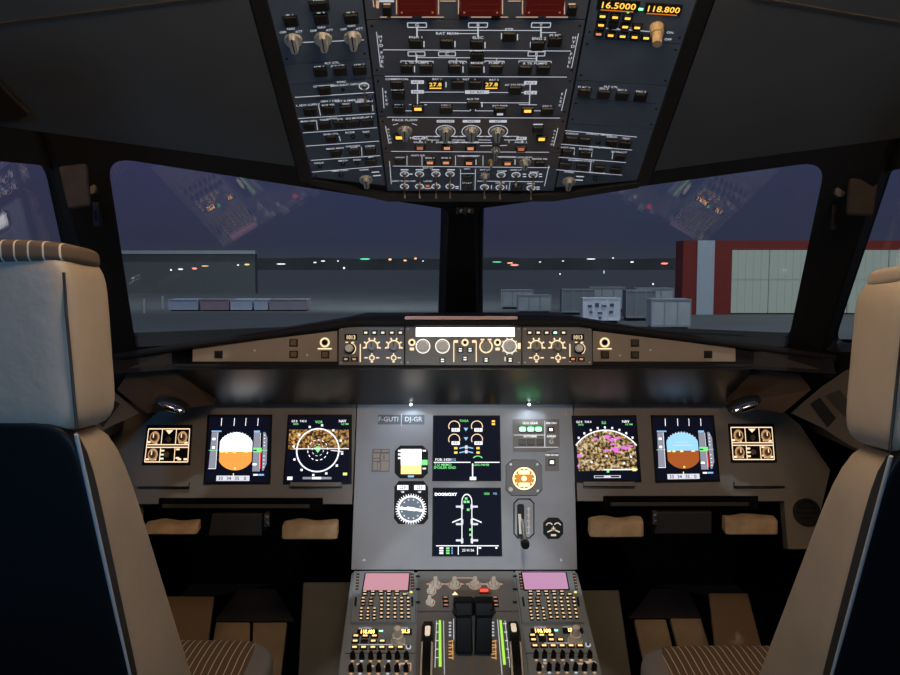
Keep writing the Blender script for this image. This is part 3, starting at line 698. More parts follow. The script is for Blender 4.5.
# corner posts with roller blinds and latches
for s, pl, sp in ((-1, WL, SL), (1, WR, SR)):
    po, do = inter(pl, sp); sd = 'left' if s < 0 else 'right'
    nn = (pl.n+sp.n).normalized()
    mb = MB(); w = .018; side = nn.cross(do).normalized()
    P0, P1 = zpoint(po, do, .95), zpoint(po, do, 1.75)
    ring = lambda P, k: [P-side*w*k+nn*-.02, P+side*w*k+nn*-.02, P+side*w*.6*k+nn*.028, P-side*w*.6*k+nn*.028]
    mb.hexa(ring(P0, 1)+ring(P1, 1), 'frame'); o = mb.build('trim_%d' % (3 if s < 0 else 4), bevel=.008); o['kind'] = 'structure'
    # blind cassette
    xs = (64, 90) if s < 0 else (843, 872)
    q = Pl(sp.q + sp.n*.035, sp.u, sp.v)
    ql = Pl(atY((xs[0]+xs[1])/2, 188, 1.60 if s < 0 else 1.70), (1, 0, 0), (0, 0, 1))
    mb = MB(); pts = [(57, 166), (86, 163), (90, 206), (67, 209)] if s < 0 else [(850, 178), (880, 177), (874, 216), (847, 215)]
    mb.prism(lambda a, b, h: ql.px(a, b, h), pts, -.012, .0, mat('blind_fabric', (.075, .058, .046), .8, noise=.2))
    o = mb.build('sun_blind', bevel=.006); tag(o, 'rolled brown sun blind at the top of the %s window post' % sd, 'sun blind')
    kx = (97, 187) if s < 0 else (834, 190)
    P0 = pl.px(*kx, .01); t = thing('blind_latch', 'small round grey latch knob on the frame beside the %s windshield' % sd, 'latch', P0)
    fr = Pl(P0, (1, 0, 0), (0, 0, 1))
    g = MB(); g.box(fr, 0, -.05, .014, .05, -.005, .012, 'rubber'); g.box(fr, 0, -.052, .005, .022, .012, .014, 'black'); g.build('latch_plate', t, bevel=.003)
    g = MB(); g.cyl(fr, 0, 0, .013, -.005, .03, 'post', .9); g.cyl(fr, 0, 0, .0115, .03, .034, mat('latch_cap', (.22, .19, .15), .5), .9); g.build('knob', t)
    g = MB(); g.arc(fr, 0, .004, .014, .018, 10, 170, 0, .02, 'post'); g.build('clip', t)

# ================================================================== GLARESHIELD
FC = Pl((0, 2.0, 1.06), (1, 0, 0), (0, math.sin(rad(8)), math.cos(rad(8))))
FP = lambda x, y, h=0: FC.px(x, y, h)
gs = thing('glareshield', 'long black glareshield hood with tan wing panels across the cockpit below the windshield', 'glareshield', (0, 2.1, 1.0))
top = [(108, 356), (193, 342), (330, 323), (350, 319), (578, 319), (600, 323), (735, 341), (832, 356)]
mb = MB()
ptsf = [FC.px(x, y) for x, y in top]; 
botf = [FC.px(x, 372 if 150 < x < 800 else 378) for x, y in top]
n = len(top)
back = [V((p.x*1.02, 2.34 if abs(p.x) > .75 else 2.5, p.z-.02)) for p in ptsf]
back = [V((max(-.93, min(.93, p.x)), 2.02+ .46*(1-(abs(p.x)/.95)**1.3), p.z-.02+.02*(1-abs(p.x)))) for p in ptsf]
bb = [V((p.x, p.y, p.z-.07)) for p in back]
vs = ptsf+botf+back+bb; fs = []
for i in range(n-1):
    fs += [(i, i+1, n+i+1, n+i), (i, 2*n+i, 2*n+i+1, i+1), (2*n+i, 3*n+i, 3*n+i+1, 2*n+i+1), (n+i, n+i+1, 3*n+i+1, 3*n+i)]
fs += [(0, n, 3*n, 2*n), (n-1, 3*n-1, 4*n-1, 2*n-1)]
mb.add(vs, fs, 'pad'); mb.build('hood', gs)
# padded front lip
mb = MB(); mb.tube([FC.px(x, y+2.0, .006) for x, y in ((106, 357), (193, 343.5), (330, 324.5), (350, 321), (578, 321), (600, 324.5), (735, 342.5), (834, 357))], .009, 'pad', 10)
mb.build('padded_lip', gs, smooth=True)
mb = MB(); a0, b0 = FC.loc(405, 319.0); a1, _ = FC.loc(517, 319.0); mb.rbox(FC, (a0+a1)/2, b0+.0015, a1-a0, .008, .003, .004, .018, 'pinkstrip'); o = mb.build('painted_glow_strip', gs); o['label'] = 'pale pink painted glow of the display along the top of the lip'  # pink colour stands for display light caught on the lip
mb = MB()   # lower lip under the controls
mb.tube([FC.px(x, y, .002) for x, y in ((112, 366), (190, 366.5), (465, 368.5), (740, 366.5), (830, 366))], .006, 'pad', 8); mb.build('lower_lip', gs, smooth=True)
# side wings (tan)
for s in (-1, 1):
    pts = [(193, 348), (337.3, 331), (337.3, 361.5), (193, 361.5)] if s < 0 else [(592.7, 331), (735, 348), (735, 361.5), (592.7, 361.5)]
    sd = 'left' if s < 0 else 'right'
    w = MB(); w.prism(FP, pts, -.01, .003, 'wing'); o = w.build('wing_panel', gs); o['label'] = 'tan panel on the %s part of the glareshield' % sd
    B_ = ((294, 343, 'glassbtn'), (294, 354.5, 'glassbtn'), (325.5, 354.8, 'glassbtn'), (219, 354.5, 'btn')) if s < 0 else ((634.5, 343, 'btn2'), (634.5, 355, 'btn2'), (604.5, 355, 'btn2'), (707.5, 354.5, 'btn'))
    for x, y, m in B_:
        m = mat('brown_lens_button', (.09, .055, .03), .4) if m == 'btn2' else M[m]
        a, b = FC.loc(x, y); g = MB(); g.box(FC, a, b, .0195, .0175, .003, .005, 'rubber'); g.box(FC, a, b, .014, .0125, .005, .008, m, top=.9); g.build('push_button', o)
    g = MB(); a, b = FC.loc(325 if s < 0 else 604.5, 342.5); g.arc(FC, a, b, .008, .0115, 0, 360, .003, .004, 'warm'); g.cyl(FC, a, b, .006, .003, .009, 'black', .9); g.build('jack_ring', o)
    g = MB(); a0, b0 = FC.loc(318 if s < 0 else 597.5, 348.8); a1, _ = FC.loc(332 if s < 0 else 611.5, 348.8); g.line(FC, a0, b0, a1, b0, .0028, 'warm', .003, .0035)
    for x, y in (((255, 350.5), (307.5, 355)) if s < 0 else ((650, 350), (619.5, 355.5))): g.cyl(FC, *FC.loc(x, y), .0028, .003, .0045, 'cream', seg=10)
    g.build('markings', o)

def fbtn(x, y, parent, w=.0145, h=.011, c='warm', name='push_button'):
    a, b = FC.loc(x, y); g = MB(); g.box(FC, a, b, w, h, .003, .006, 'btn', top=.92); g.box(FC, a, b, w*.5, h*.42, .006, .0064, c); return g.build(name, parent)
def fplate(label, x0, x1, y0=326.5, y1=365, name='efis_control_panel', cat='control panel'):
    c = FC.px((x0+x1)/2, (y0+y1)/2, 0); t = thing(name, label, cat, c); g = MB()
    a0, b0 = FC.loc(x0+.4, y1); a1, b1 = FC.loc(x1-.4, y0); g.prism(FC, [(a0, b0), (a1, b0), (a1, b1), (a0, b1)], -.008, .003, 'fcu')
    for a in (a0+.006, a1-.006):
        for b in (b0+.006, b1-.006): g.cyl(FC, a, b, .002, .003, .0038, 'cream', seg=8)
    g.build('face_plate', t); return t
def dial_knob(x, y, parent, mk, r=.0115, ticks=True, span=(-20, 200)):
    a, b = FC.loc(x, y); g = MB(); g.cyl(FC, a, b, r, .003, .014, 'knob', .88); g.cyl(FC, a, b, r*.86, .014, .017, 'knob', .9); g.box(FC, a, b+r*.3, r*.15, r*.9, .017, .0176, 'seam'); g.build('rotary_knob', parent)
    mk.arc(FC, a, b, r*1.1, r*1.32, span[0], span[1], .003, .0036, 'warm')
    if ticks:
        for k in range(6):
            an = rad(-10+k*40); c, q = math.cos(an), math.sin(an); mk.line(FC, a+c*r*1.35, b+q*r*1.35, a+c*r*1.85, b+q*r*1.85, .0032, 'warm', .003, .0036)
for s in (-1, 1):
    L_ = s < 0
    t = fplate('grey unit at the %s end of the glareshield controls with a 1013 window' % ('left' if L_ else 'right'), 338.5 if L_ else 522, 404.5 if L_ else 592)
    mk = MB()
    for i, x in enumerate((366, 374.5, 383, 392, 400.5) if L_ else (529.5, 538, 546.5, 555, 563.3)): fbtn(x, 332.8, t, c='green' if (not L_ and i == 3) else 'warm')
    for x in ((372, 394) if L_ else (536.2, 557)): dial_knob(x, 346.5, t, mk)
    for x in ((372, 393.7) if L_ else (536.3, 558)):
        a, b = FC.loc(x, 357.8); mk.arc(FC, a, b, .0045, .0068, 0, 360, .003, .0036, 'warm', 16)
        g = MB(); g.cyl(FC, a, b, .0038, .003, .011, 'knob', .8, 12); g.build('toggle_switch', t)
        for dx in (-.0135, .0135): mk.line(FC, a+dx-.004, b, a+dx+.004, b, .0026, 'warm', .003, .0036)
        mk.box(FC, a, b-.0095, .006, .003, .003, .0036, 'warm'); mk.box(FC, a, b+.009, .003, .003, .003, .0036, 'warm')
    vx = 360.5 if L_ else 569.7; a, b0 = FC.loc(vx, 344); _, b1 = FC.loc(vx, 362); mk.line(FC, a, b0, a, b1, .0022, 'warm', .003, .0036)
    wx = 351 if L_ else 577.5; a, b = FC.loc(wx, 337.2); g = MB(); g.box(FC, a, b, .030, .0145, .003, .0045, 'seam'); g.text(FC, '1013', a, b-.001, .0135, 'warm', .0048, sx=.85); g.build('pressure_window', t)
    kx = 350 if L_ else 579; a, b = FC.loc(kx, 348.7)
    g = MB(); g.cyl(FC, a, b, .0125, .003, .006, 'black'); g.cyl(FC, a-.001, b+.001, .0095, .006, .022, 'knobw', .85); g.build('pressure_knob', t)
    mk.arc(FC, a, b, .0128, .0145, -60, 80, .003, .0036, 'warm'); mk.line(FC, a-.010, b+.015, a-.004, b+.015, .0024, 'warm', .003, .0036); mk.line(FC, a+.004, b+.015, a+.010, b+.015, .0024, 'warm', .003, .0036)
    for dx in (-4.2, 4.2): fbtn(wx-.7+dx, 359.2, t, c='warmd' if L_ else 'orange2', w=.016, h=.0105)
    mk.build('lettering', t)
# flight control unit
t = fplate('central glareshield unit with one long glowing white display strip and round pale knobs', 405, 521.5, name='flight_control_unit')
g = MB(); a0, b0 = FC.loc(416, 336.8); a1, b1 = FC.loc(514.5, 327.8); g.prism(FC, [(a0-.002, b0-.0015), (a1+.002, b0-.0015), (a1+.002, b1+.0015), (a0-.002, b1+.0015)], .003, .0045, 'bezel'); g.build('display_bezel', t)
g = MB(); g.prism(FC, [(a0, b0), (a1, b0), (a1, b1), (a0, b1)], .0045, .0052, 'lcd'); g.build('display_strip', t)
mk = MB()
for x in (423, 442.5, 509.5):
    a, b = FC.loc(x, 346.3); g = MB(); g.cyl(FC, a, b, .0145, .003, .013, 'knobw', .93, 28); g.cyl(FC, a, b, .012, .013, .021, 'knobw', .88, 28); g.build('rotary_knob', t)
    mk.arc(FC, a, b, .0152, .0172, 0, 360, .003, .0036, mat('bright_ring', (0, 0, 0), em=(1, .93, .82), es=1.4), 32)
    if x == 509.5:
        for k in range(10): an = rad(36*k); mk.line(FC, a+.018*math.cos(an), b+.018*math.sin(an), a+.0205*math.cos(an), b+.0205*math.sin(an), .003, 'warm', .003, .0036)
a, b = FC.loc(486, 346.5); g = MB(); g.cyl(FC, a, b, .011, .003, .018, 'knob', .85); g.build('rotary_knob', t); mk.arc(FC, a, b, .0128, .016, 120, 420, .003, .0036, 'warm'); mk.line(FC, a-.013, b+.016, a-.004, b+.016, .0035, 'warm', .003, .0036); mk.line(FC, a+.004, b+.016, a+.013, b+.016, .0035, 'warm', .003, .0036)
for x in (412, 465, 497.5):
    a, b = FC.loc(x, 342.5); mk.arc(FC, a, b, .0045, .0085, 0, 360, .003, .0038, 'warm', 20); g = MB(); g.cyl(FC, a, b, .004, .003, .009, 'black', .9, 12); g.build('small_knob', t)
    if x != 465: mk.box(FC, a, b-.0155, .010, .0065, .003, .0038, 'warm')
for x in (453.8, 476.2):
    a, b0 = FC.loc(x, 341.5); _, b1 = FC.loc(x, 362); mk.line(FC, a, b0, a, b1, .0022, 'warm', .003, .0036); mk.box(FC, a+(.005 if x < 460 else -.005), b0, .010, .006, .003, .0036, 'warm')
mk.box(FC, *FC.loc(519, 346), .007, .014, .003, .0036, 'warm'); mk.box(FC, *FC.loc(505, 359), .0022, .01, .003, .0036, 'warm')
for x, y in ((442.5, 360.5), (460.3, 350), (470, 350), (465, 358.7), (486, 360), (510, 360)):
    a, b = FC.loc(x, y); g = MB(); g.box(FC, a, b, .015, .0125, .003, .007, 'btn', top=.92)
    for dy in (-.0025, .0025): g.box(FC, a, b+dy, .007, .0026, .007, .0074, mat('bright_ring', (0,0,0)))
    g.build('push_button', t)
mk.build('lettering', t)

# dark fascia below, outer end pieces
mb = MB(); fp = [(176, 369), (752, 369), (728, 405.5), (215, 405.5)]
T0, T1 = atY(176, 369, 1.975), atY(752, 369, 1.975); B0, B1 = atY(212, 405, 2.10), atY(731, 405, 2.10)
dz = V((0, .02, .03))
mb.hexa([B0, B1, B1+dz, B0+dz, T0, T1, T1+V((0, .02, .004)), T0+V((0, .02, .004))], 'fascia'); mb.build('lower_fascia', gs, bevel=.003)
for s in (-1, 1):
    if s < 0: c = [atY(178, 369, 2.0), atY(128, 373, 1.95), atY(116, 390, 1.94), atY(146, 414, 1.97), atY(214, 405, 2.05)]
    else: c = [atY(750, 369, 2.0), atY(800, 373, 1.95), atY(812, 390, 1.94), atY(783, 414, 1.97), atY(729, 405, 2.05)]
    mb = MB(); off = V((0, .05, .01)); mb.add(c+[p+off for p in c], [(0, 1, 2, 3, 4), (9, 8, 7, 6, 5)]+[(i, (i+1) % 5, 5+(i+1) % 5, 5+i) for i in range(5)], 'brownf')
    P0 = atY(171 if s < 0 else 745, 407, 1.93)
    o = mb.build('end_piece', gs, bevel=.003); o['label'] = 'brown angled end piece of the glareshield on the %s' % ('left' if s < 0 else 'right')
    tp = MB(); qs = [FC.px(108, 356), FC.px(193, 343), FC.px(193, 368), atY(112, 374, 1.9)] if s < 0 else [FC.px(832, 356), FC.px(735, 343), FC.px(735, 368), atY(836, 374, 1.87)]
    tp.add(qs+[p+V((0, .03, 0)) for p in qs], [(0, 1, 2, 3), (7, 6, 5, 4), (0, 1, 5, 4), (1, 2, 6, 5), (2, 3, 7, 6), (3, 0, 4, 7)], mat('end_cover', (.02, .016, .013), .6)); tp.build('end_cover', gs)
    # chrome floodlight pod
    t = thing('flood_lamp', 'shiny oval floodlight under the %s end of the glareshield' % ('left' if s < 0 else 'right'), 'lamp', P0)
    fl = lambda a, b, h: P0 + V((a, -h*.8, b-h*.3-a*s*-.3))
    g = MB(); ell(g, fl, .032, .0095, .012, 'lensoff'); g.build('lens', t, smooth=True)
    g = MB(); g.cyl(fl, 0, .003, .038, -.02, -.002, 'rubber', 1, 24, ry=.013); g.build('housing', t)
for x, sd in ((411, 'left'), (529, 'right')):
    P0 = atY(x, 404, 2.092); t = thing('map_lamp', 'tiny bright white lamp under the glareshield above the %s half of the centre panel' % sd, 'lamp', P0)
    fl = lambda a, b, h: P0 + V((a, -h, b))
    g = MB(); g.cyl(fl, 0, 0, .0055, -.006, .004, 'rubber'); g.build('collar', t)
    g = MB(); g.cyl(fl, 0, -.0005, .003, .004, .006, 'lens'); g.build('lens', t)

# ================================================================== MAIN INSTRUMENT PANEL
a_, b_ = atY(465, 405, 2.12), atY(465, 570, 2.0)
MP = Pl((0, b_.y, b_.z), (1, 0, 0), (0, a_.y-b_.y, a_.z-b_.z))
mp = lambda x, y, h=0: MP.px(x, y, h)
ip = thing('instrument_panel', 'grey instrument panel facing both seats with openings for screens and gauges', 'instrument panel', (0, 2.1, .5))
mb = MB(); mb.prism(mp, [(357.5, 402), (572.5, 402), (577, 569.5), (351.5, 569.5)], -.03, .002, 'panel')
for x, y in ((364, 414), (566, 414), (364, 560), (561, 560)): mb.cyl(MP, *MP.loc(x, y), .003, .002, .003, 'metal', seg=10)
mb.build('centre_panel', ip)
lft = [(118, 402), (356.5, 402), (352, 504), (139, 504), (139, 548), (120, 548), (108, 470)]
rgtp = [(573.5, 402), (772, 402), (800, 425), (830, 470), (812, 549), (788, 549), (784, 501), (577.5, 501)]
for pts, sd in ((lft, 'left'), (rgtp, 'right')):
    mb = MB(); mb.prism(mp, pts, -.03, .0005, 'panel2'); 
    mb.build('outboard_panel', ip)
# shelf flanges under the screens
for (xa, xb, y, m) in ((291, 342, 484.5, 'panel2'), (139, 190, 484.5, 'panel2'), (583, 634, 484, 'panel2'), (733, 783, 484, 'panel2')):
    mb = MB(); a0, b0 = MP.loc(xa, y); a1, _ = MP.loc(xb, y); mb.box(MP, (a0+a1)/2, b0, a1-a0, .010, 0, .012, m); mb.box(MP, (a0+a1)/2, b0-.0065, a1-a0, .003, 0, .010, 'seam'); mb.build('ledge', ip)

class Quad:
    """unit square laid over four corner pixels of a flat surface"""
    def __init__(s, pl, tl, tr_, br_, bl_):
        s.pl = pl; s.c = [pl.loc(*p) for p in (tl, tr_, br_, bl_)]
    def __call__(s, x, y, h=0):   # x right 0..1, y down 0..1
        (ax, ay), (bx, by), (cx, cy), (dx, dy) = s.c
        u = (ax*(1-x)+bx*x)*(1-y) + (dx*(1-x)+cx*x)*y; v = (ay*(1-x)+by*x)*(1-y) + (dy*(1-x)+cy*x)*y
        return s.pl(u, v, h)
H0, H1, H2, H3 = .0042, .0045, .0049, .0053
def display(name, label, cat, q, group=None, bz=.035):
    t = thing(name, label, cat, q(.5, .5, 0), group)
    g = MB(); g.prism(q, [(-bz, -bz), (1+bz, -bz), (1+bz, 1+bz), (-bz, 1+bz)], .0021, .0034, 'bezel', 1); g.build('bezel', t)
    g = MB(); g.prism(q, [(0, 0), (1, 0), (1, 1), (0, 1)], .0034, H0, 'screen'); g.build('screen', t); return t
def ql(mb, q, x1, y1, x2, y2, w, m, h=H1): mb.line(q, x1, y1, x2, y2, w, m, H0, h)
def qb(mb, q, x0, y0, x1, y1, m, h=H1, h0=H0): mb.prism(q, [(x0, y0), (x1, y0), (x1, y1), (x0, y1)], h0, h, m)
def qt(mb, q, s, x, y, size, m, h=H2): mb.text(q, s, x, y, size, m, h, flip=-1)

def pfd(q, label, sky, gnd):
    t = display('primary_flight_display', label, 'screen', q)
    g = MB()
    cx, cy = .46, .535
    pts = lambda a0, a1: [(cx+max(-.262, min(.262, .31*math.cos(rad(a)))), cy+.29*math.sin(rad(a))) for a in range(a0, a1+1, 6)]
    g.prism(q, pts(180, 360), H0, H1, sky); g.prism(q, pts(0, 180), H0, H1, gnd)
    g.build('attitude_ball', t)
    g = MB()
    for k in range(-5, 6):
        a = rad(-90+k*9); g.line(q, cx+.30*math.cos(a), cy+.28*math.sin(a), cx+.325*math.cos(a), cy+.305*math.sin(a), .014, 'tapew', H0, H1)
    for x in (.285, .415): qb(g, q, x, .53, x+.05, .56, 'yel', H2)
    for x in (.20, .60): qb(g, q, x, .535, x+.06, .555, 'yel', H2)
    qb(g, q, .445, .78, .475, .81, 'yel', H2); ql(g, q, .30, .45, .62, .45, .012, 'tapew', H2); ql(g, q, .36, .40, .56, .40, .008, 'tapew', H2)
    g.build('attitude_symbols', t)
    g = MB(); g.prism(q, [(.055, .24), (.155, .24), (.15, .80), (.035, .80)], H0, H1, 'tape')
    qb(g, q, .05, .215, .21, .235, 'cyan', H1)
    for y in (.33, .46): qb(g, q, .075, y, .115, y+.03, 'hot', H2)
    ql(g, q, .02, .52, .17, .52, .008, 'greent', H2); ql(g, q, .03, .8, .15, .8, .007, 'white', H2); ql(g, q, .155, .24, .15, .80, .006, 'white', H2)
    g.build('speed_tape', t)
    g = MB(); g.prism(q, [(.745, .22), (.84, .22), (.84, .84), (.74, .84)], H0, H1, 'tape')
    qb(g, q, .745, .215, .84, .245, 'cyan', H2); qb(g, q, .845, .25, .855, .84, 'tapew', H1)
    qb(g, q, .855, .54, .875, .80, 'redl', H2); qb(g, q, .74, .48, .88, .55, 'greent', H2); qb(g, q, .745, .51, .80, .53, 'seam', H3); ql(g, q, .88, .52, .97, .52, .008, 'greent', H2)
    qb(g, q, .745, .72, .80, .745, 'hot', H2)
    g.prism(q, [(.895, .24), (.93, .24), (.965, .33), (.965, .72), (.92, .83), (.895, .83)], H0, H1, 'tape')
    for y in (.28, .33, .39, .44, .60, .66, .72, .77): qb(g, q, .91, y, .93, y+.012, 'white', H2)
    qb(g, q, .76, .88, .83, .905, 'white', H1); qb(g, q, .84, .88, .93, .905, 'cyan', H1)
    g.build('altitude_tape', t)
    g = MB(); qb(g, q, .17, .905, .70, .985, 'tapew', H1)
    for k, s_ in enumerate(('33', '34', '35', '0')): qt(g, q, s_, .24+k*.13, .95, .075, 'seam', H2)
    ql(g, q, .44, .87, .44, .91, .014, 'yel', H2); g.build('heading_tape', t)
    g = MB()
    for x in (.20, .41, .60, .80): ql(g, q, x+.005, .02, x, .14, .010, 'white', H1)
    g.build('mode_dividers', t)
    return t
pfd(Quad(MP, (210, 417), (270.5, 417), (268.5, 482), (206, 482)), 'left flight display with a white sky above a bright orange ground', 'skyw', 'grndo')
pfd(Quad(MP, (652.5, 417.5), (711.5, 417.5), (717.5, 479.5), (657, 480.5)), 'right flight display with a pale blue sky above a brown ground', 'skyb', 'grndb')

# navigation displays
q = Quad(MP, (290, 417), (350, 417), (349.5, 482), (285.5, 482))
t = display('navigation_display', 'left navigation screen with a full white compass ring over amber terrain', 'screen', q)
g = MB(); g.prism(q, [(.01, .20), (.985, .20), (.985, .49), (.01, .51)], H0, H1, T_L); g.build('terrain_picture', t)
g = MB(); cx, cy = .49, .515
g.arc(q, cx, cy, .328, .350, 0, 360, H0, H2, 'white', 48, .97)
for k in range(14): a = k*25.7+10; g.arc(q, cx, cy, .155, .168, a, a+13, H0, H2, 'white', 4, .97)
for k in range(8): a = k*45; g.arc(q, cx, cy, .085, .097, a, a+22, H0, H2, 'tapew', 4, .97)
for k in range(12):
    a = rad(k*30+8); g.box(q, cx+.395*math.cos(a), cy+.385*math.sin(a), .035, .032, H0, H2, 'white')
g.build('compass_ring', t)
g = MB(); ql(g, q, .10, .495, .99, .495, .010, 'white', H3); ql(g, q, .70, .52, .90, .54, .010, 'white', H3); g.prism(q, [(.43, .48), (.49, .455), (.55, .48), (.49, .56)], H0, H3, 'greent')
qb(g, q, .27, .925, .72, .96, 'tape', H2); qb(g, q, .42, .925, .56, .96, 'white', H3); qb(g, q, .03, .92, .11, .97, 'white', H2); qb(g, q, .90, .86, .965, .90, 'yel', H2)
qt(g, q, 'GS 0', .085, .07, .05, 'white'); qt(g, q, 'TAS 0', .23, .07, .045, 'white'); qt(g, q, 'VOR', .49, .085, .06, 'greent'); qt(g, q, 'NAV', .88, .07, .06, 'white'); qt(g, q, '347/5', .11, .115, .04, 'greent'); qt(g, q, '0.2 NM', .92, .115, .04, 'greent')
g.build('screen_symbols', t)
q = Quad(MP, (573.5, 418), (634, 417.5), (639, 480), (577.5, 480.5))
t = display('navigation_display', 'right navigation screen with a wide white arc and magenta echoes on brown terrain', 'screen', q)
g = MB(); pts = [(.02, .44)]+[(.5+.62*math.cos(rad(a)), .83+.62*math.sin(rad(a))) for a in range(-142, -37, 8)]+[(.98, .44), (.98, .835), (.02, .855)]
g.prism(q, pts, H0, H1, T_R); g.build('terrain_picture', t)
g = MB()
for (x, y, w, h) in ((.33, .35, .10, .02), (.53, .31, .12, .03), (.60, .36, .10, .035), (.70, .33, .12, .02), (.62, .43, .10, .025), (.50, .53, .11, .02), (.64, .51, .14, .03), (.68, .55, .12, .02), (.80, .49, .14, .035), (.90, .46, .10, .02), (.05, .61, .075, .04), (.03, .77, .05, .02)):
    g.prism(q, [(x+w/2*(1+.25*math.sin(3*k+x*40))*math.cos(rad(k*36)), y+h*(.8+.25*math.cos(5*k+y*30))*math.sin(rad(k*36))) for k in range(10)], H1, H2, 'magenta')
g.build('echo_patches', t)
g = MB(); g.arc(q, .5, .83, .615, .635, -142, -37, H0, H2, 'white', 30)
for k in range(9):
    a = rad(-131+k*10.3); g.box(q, .5+.67*math.cos(a), .83+.67*math.sin(a), .03, .034, H0, H2, 'white')
g.prism(q, [(.48, .24), (.51, .195), (.54, .24)], H0, H2, 'yel')
g.build('compass_arc', t)
g = MB(); ql(g, q, .44, .835, .98, .835, .018, 'white', H3); qb(g, q, .90, .815, .96, .86, 'yel', H3); qb(g, q, .48, .84, .52, .88, 'greent', H3)
qb(g, q, .27, .925, .70, .965, 'tapew', H2); qb(g, q, .28, .933, .43, .957, 'screen', H3); qb(g, q, .54, .933, .68, .957, 'screen', H3)
for x, y in ((.23, .70), (.76, .72), (.88, .62), (.48, .60)): qb(g, q, x, y, x+.03, y+.03, 'white', H3)
qt(g, q, 'GS 0', .085, .07, .05, 'white'); qt(g, q, 'TAS 0', .23, .07, .045, 'white'); qt(g, q, 'ILS', .49, .085, .06, 'greent'); qt(g, q, 'NAV', .85, .07, .06, 'white'); qt(g, q, '347/5', .11, .115, .04, 'greent'); qt(g, q, '0.2 NM', .90, .115, .04, 'greent')
g.build('screen_symbols', t)

# upper centre engine display
q = Quad(MP, (434.3, 416.8), (498.7, 416.8), (499.8, 480), (433.5, 480))
t = display('engine_display', 'upper centre screen with four amber engine arcs and green text below', 'screen', q, bz=.02)
for k, (cx, cy) in enumerate(((.31, .155), (.66, .155), (.31, .365), (.66, .365))):
    g = MB(); g.arc(q, cx, cy, .078, .092, 150, 375, H0, H1, mat('gauge_arc', (0, 0, 0), em=(1, .72, .42), es=1.1), 20)
    qb(g, q, cx-.04, cy+.03, cx+.085, cy+.085, 'white', H1); qt(g, q, '0.0', cx+.02, cy+.058, .055, 'seam'); g.build('engine_gauge', t)
g = MB()
qt(g, q, 'TOGA', .46, .07, .05, 'greent')
for x, y in ((.49, .20), (.49, .35)): g.prism(q, [(x-.035, y-.02), (x+.035, y-.02), (x, y+.035)], H0, H1, 'cyan'); 
for y in (.06, .105): qb(g, q, .89, y, .94, y+.03, 'amber', H1)
for x in (.31, .65):
    for y in (.485, .555): qb(g, q, x, y, x+.05, y+.035, 'amber', H1)
for y in (.49, .56):
    ql(g, q, .39, y+.015, .48, y-.005, .018, 'cyan'); ql(g, q, .60, y+.015, .51, y-.005, .018, 'cyan'); qb(g, q, .475, y-.03, .515, y+.025, 'tapew', H2)
g.arc(q, .67, .665, .055, .075, 190, 350, H0, H1, 'greent', 12, .6)
g.build('slat_symbols', t)
g = MB(); ql(g, q, 0, .725, .56, .725, .014, 'white'); ql(g, q, .62, .725, 1, .725, .014, 'white'); ql(g, q, .59, .745, .59, .96, .018, 'white'); qb(g, q, .55, .955, .64, 1.0, 'hot', H2)
qt(g, q, 'FOB: 5420', .14, .685, .055, 'white'); qt(g, q, 'KG', .30, .685, .055, 'cyan'); qt(g, q, 'T.O MEMO', .14, .765, .055, 'greent'); qt(g, q, 'SPOILER GND', .17, .81, .055, 'greent'); qt(g, q, 'LDG INHIB', .72, .765, .05, 'greent')
g.build('memo_text', t)
# lower centre system display
q = Quad(MP, (434, 489), (499.5, 489), (500.8, 555), (433.3, 555))
t = display('system_display', 'lower centre screen with a white aircraft outline and green door marks', 'screen', q, bz=.02)
g = MB()
for s_ in (-1, 1):
    ql(g, q, .5+s_*.075, .20, .5+s_*.075, .83, .013, 'white')
    g.prism(q, [(.5+s_*.075, .46), (.5+s_*.075, .44), (.5+s_*.22, .50), (.5+s_*.22, .52)], H0, H1, 'white')
    for y in (.255, .52, .765): qb(g, q, min(.5+s_*.06, .5+s_*.165), y, max(.5+s_*.06, .5+s_*.165), y+.032, 'tapew', H1)
    for y in (.24, .46, .75): qb(g, q, min(.5+s_*.055, .5+s_*.09), y, max(.5+s_*.055, .5+s_*.09), y+.07, 'tapew', H1)
g.arc(q, .5, .20, .069, .082, 180, 360, H0, H1, 'white', 16, 1.55)
g.build('aircraft_outline', t)
g = MB()
for x, y in ((.49, .13), (.47, .18), (.52, .18), (.52, .30), (.555, .60), (.555, .68)): qb(g, q, x-.02, y, x+.02, y+.035, 'greent', H2)
g.build('door_marks', t)
g = MB(); ql(g, q, .04, .862, .97, .862, .014, 'white'); ql(g, q, .37, .862, .37, .995, .012, 'white'); ql(g, q, .655, .862, .655, .995, .012, 'white')
qt(g, q, 'DOOR/OXY', .18, .085, .062, 'hot'); qt(g, q, '1850', .80, .075, .045, 'greent'); qt(g, q, 'PSI', .93, .075, .045, 'cyan'); qt(g, q, '23 H 56', .515, .93, .055, 'white')
for k in range(3): qb(g, q, .09, .885+.037*k, .15, .91+.037*k, 'white', H1); qb(g, q, .19, .885+.037*k, .24, .91+.037*k, 'greent', H1); qb(g, q, .27, .885+.037*k, .285, .91+.037*k, 'cyan', H1)
qb(g, q, .67, .88, .71, .905, 'white', H1); qb(g, q, .92, .88, .95, .905, 'white', H1)
g.build('data_text', t)

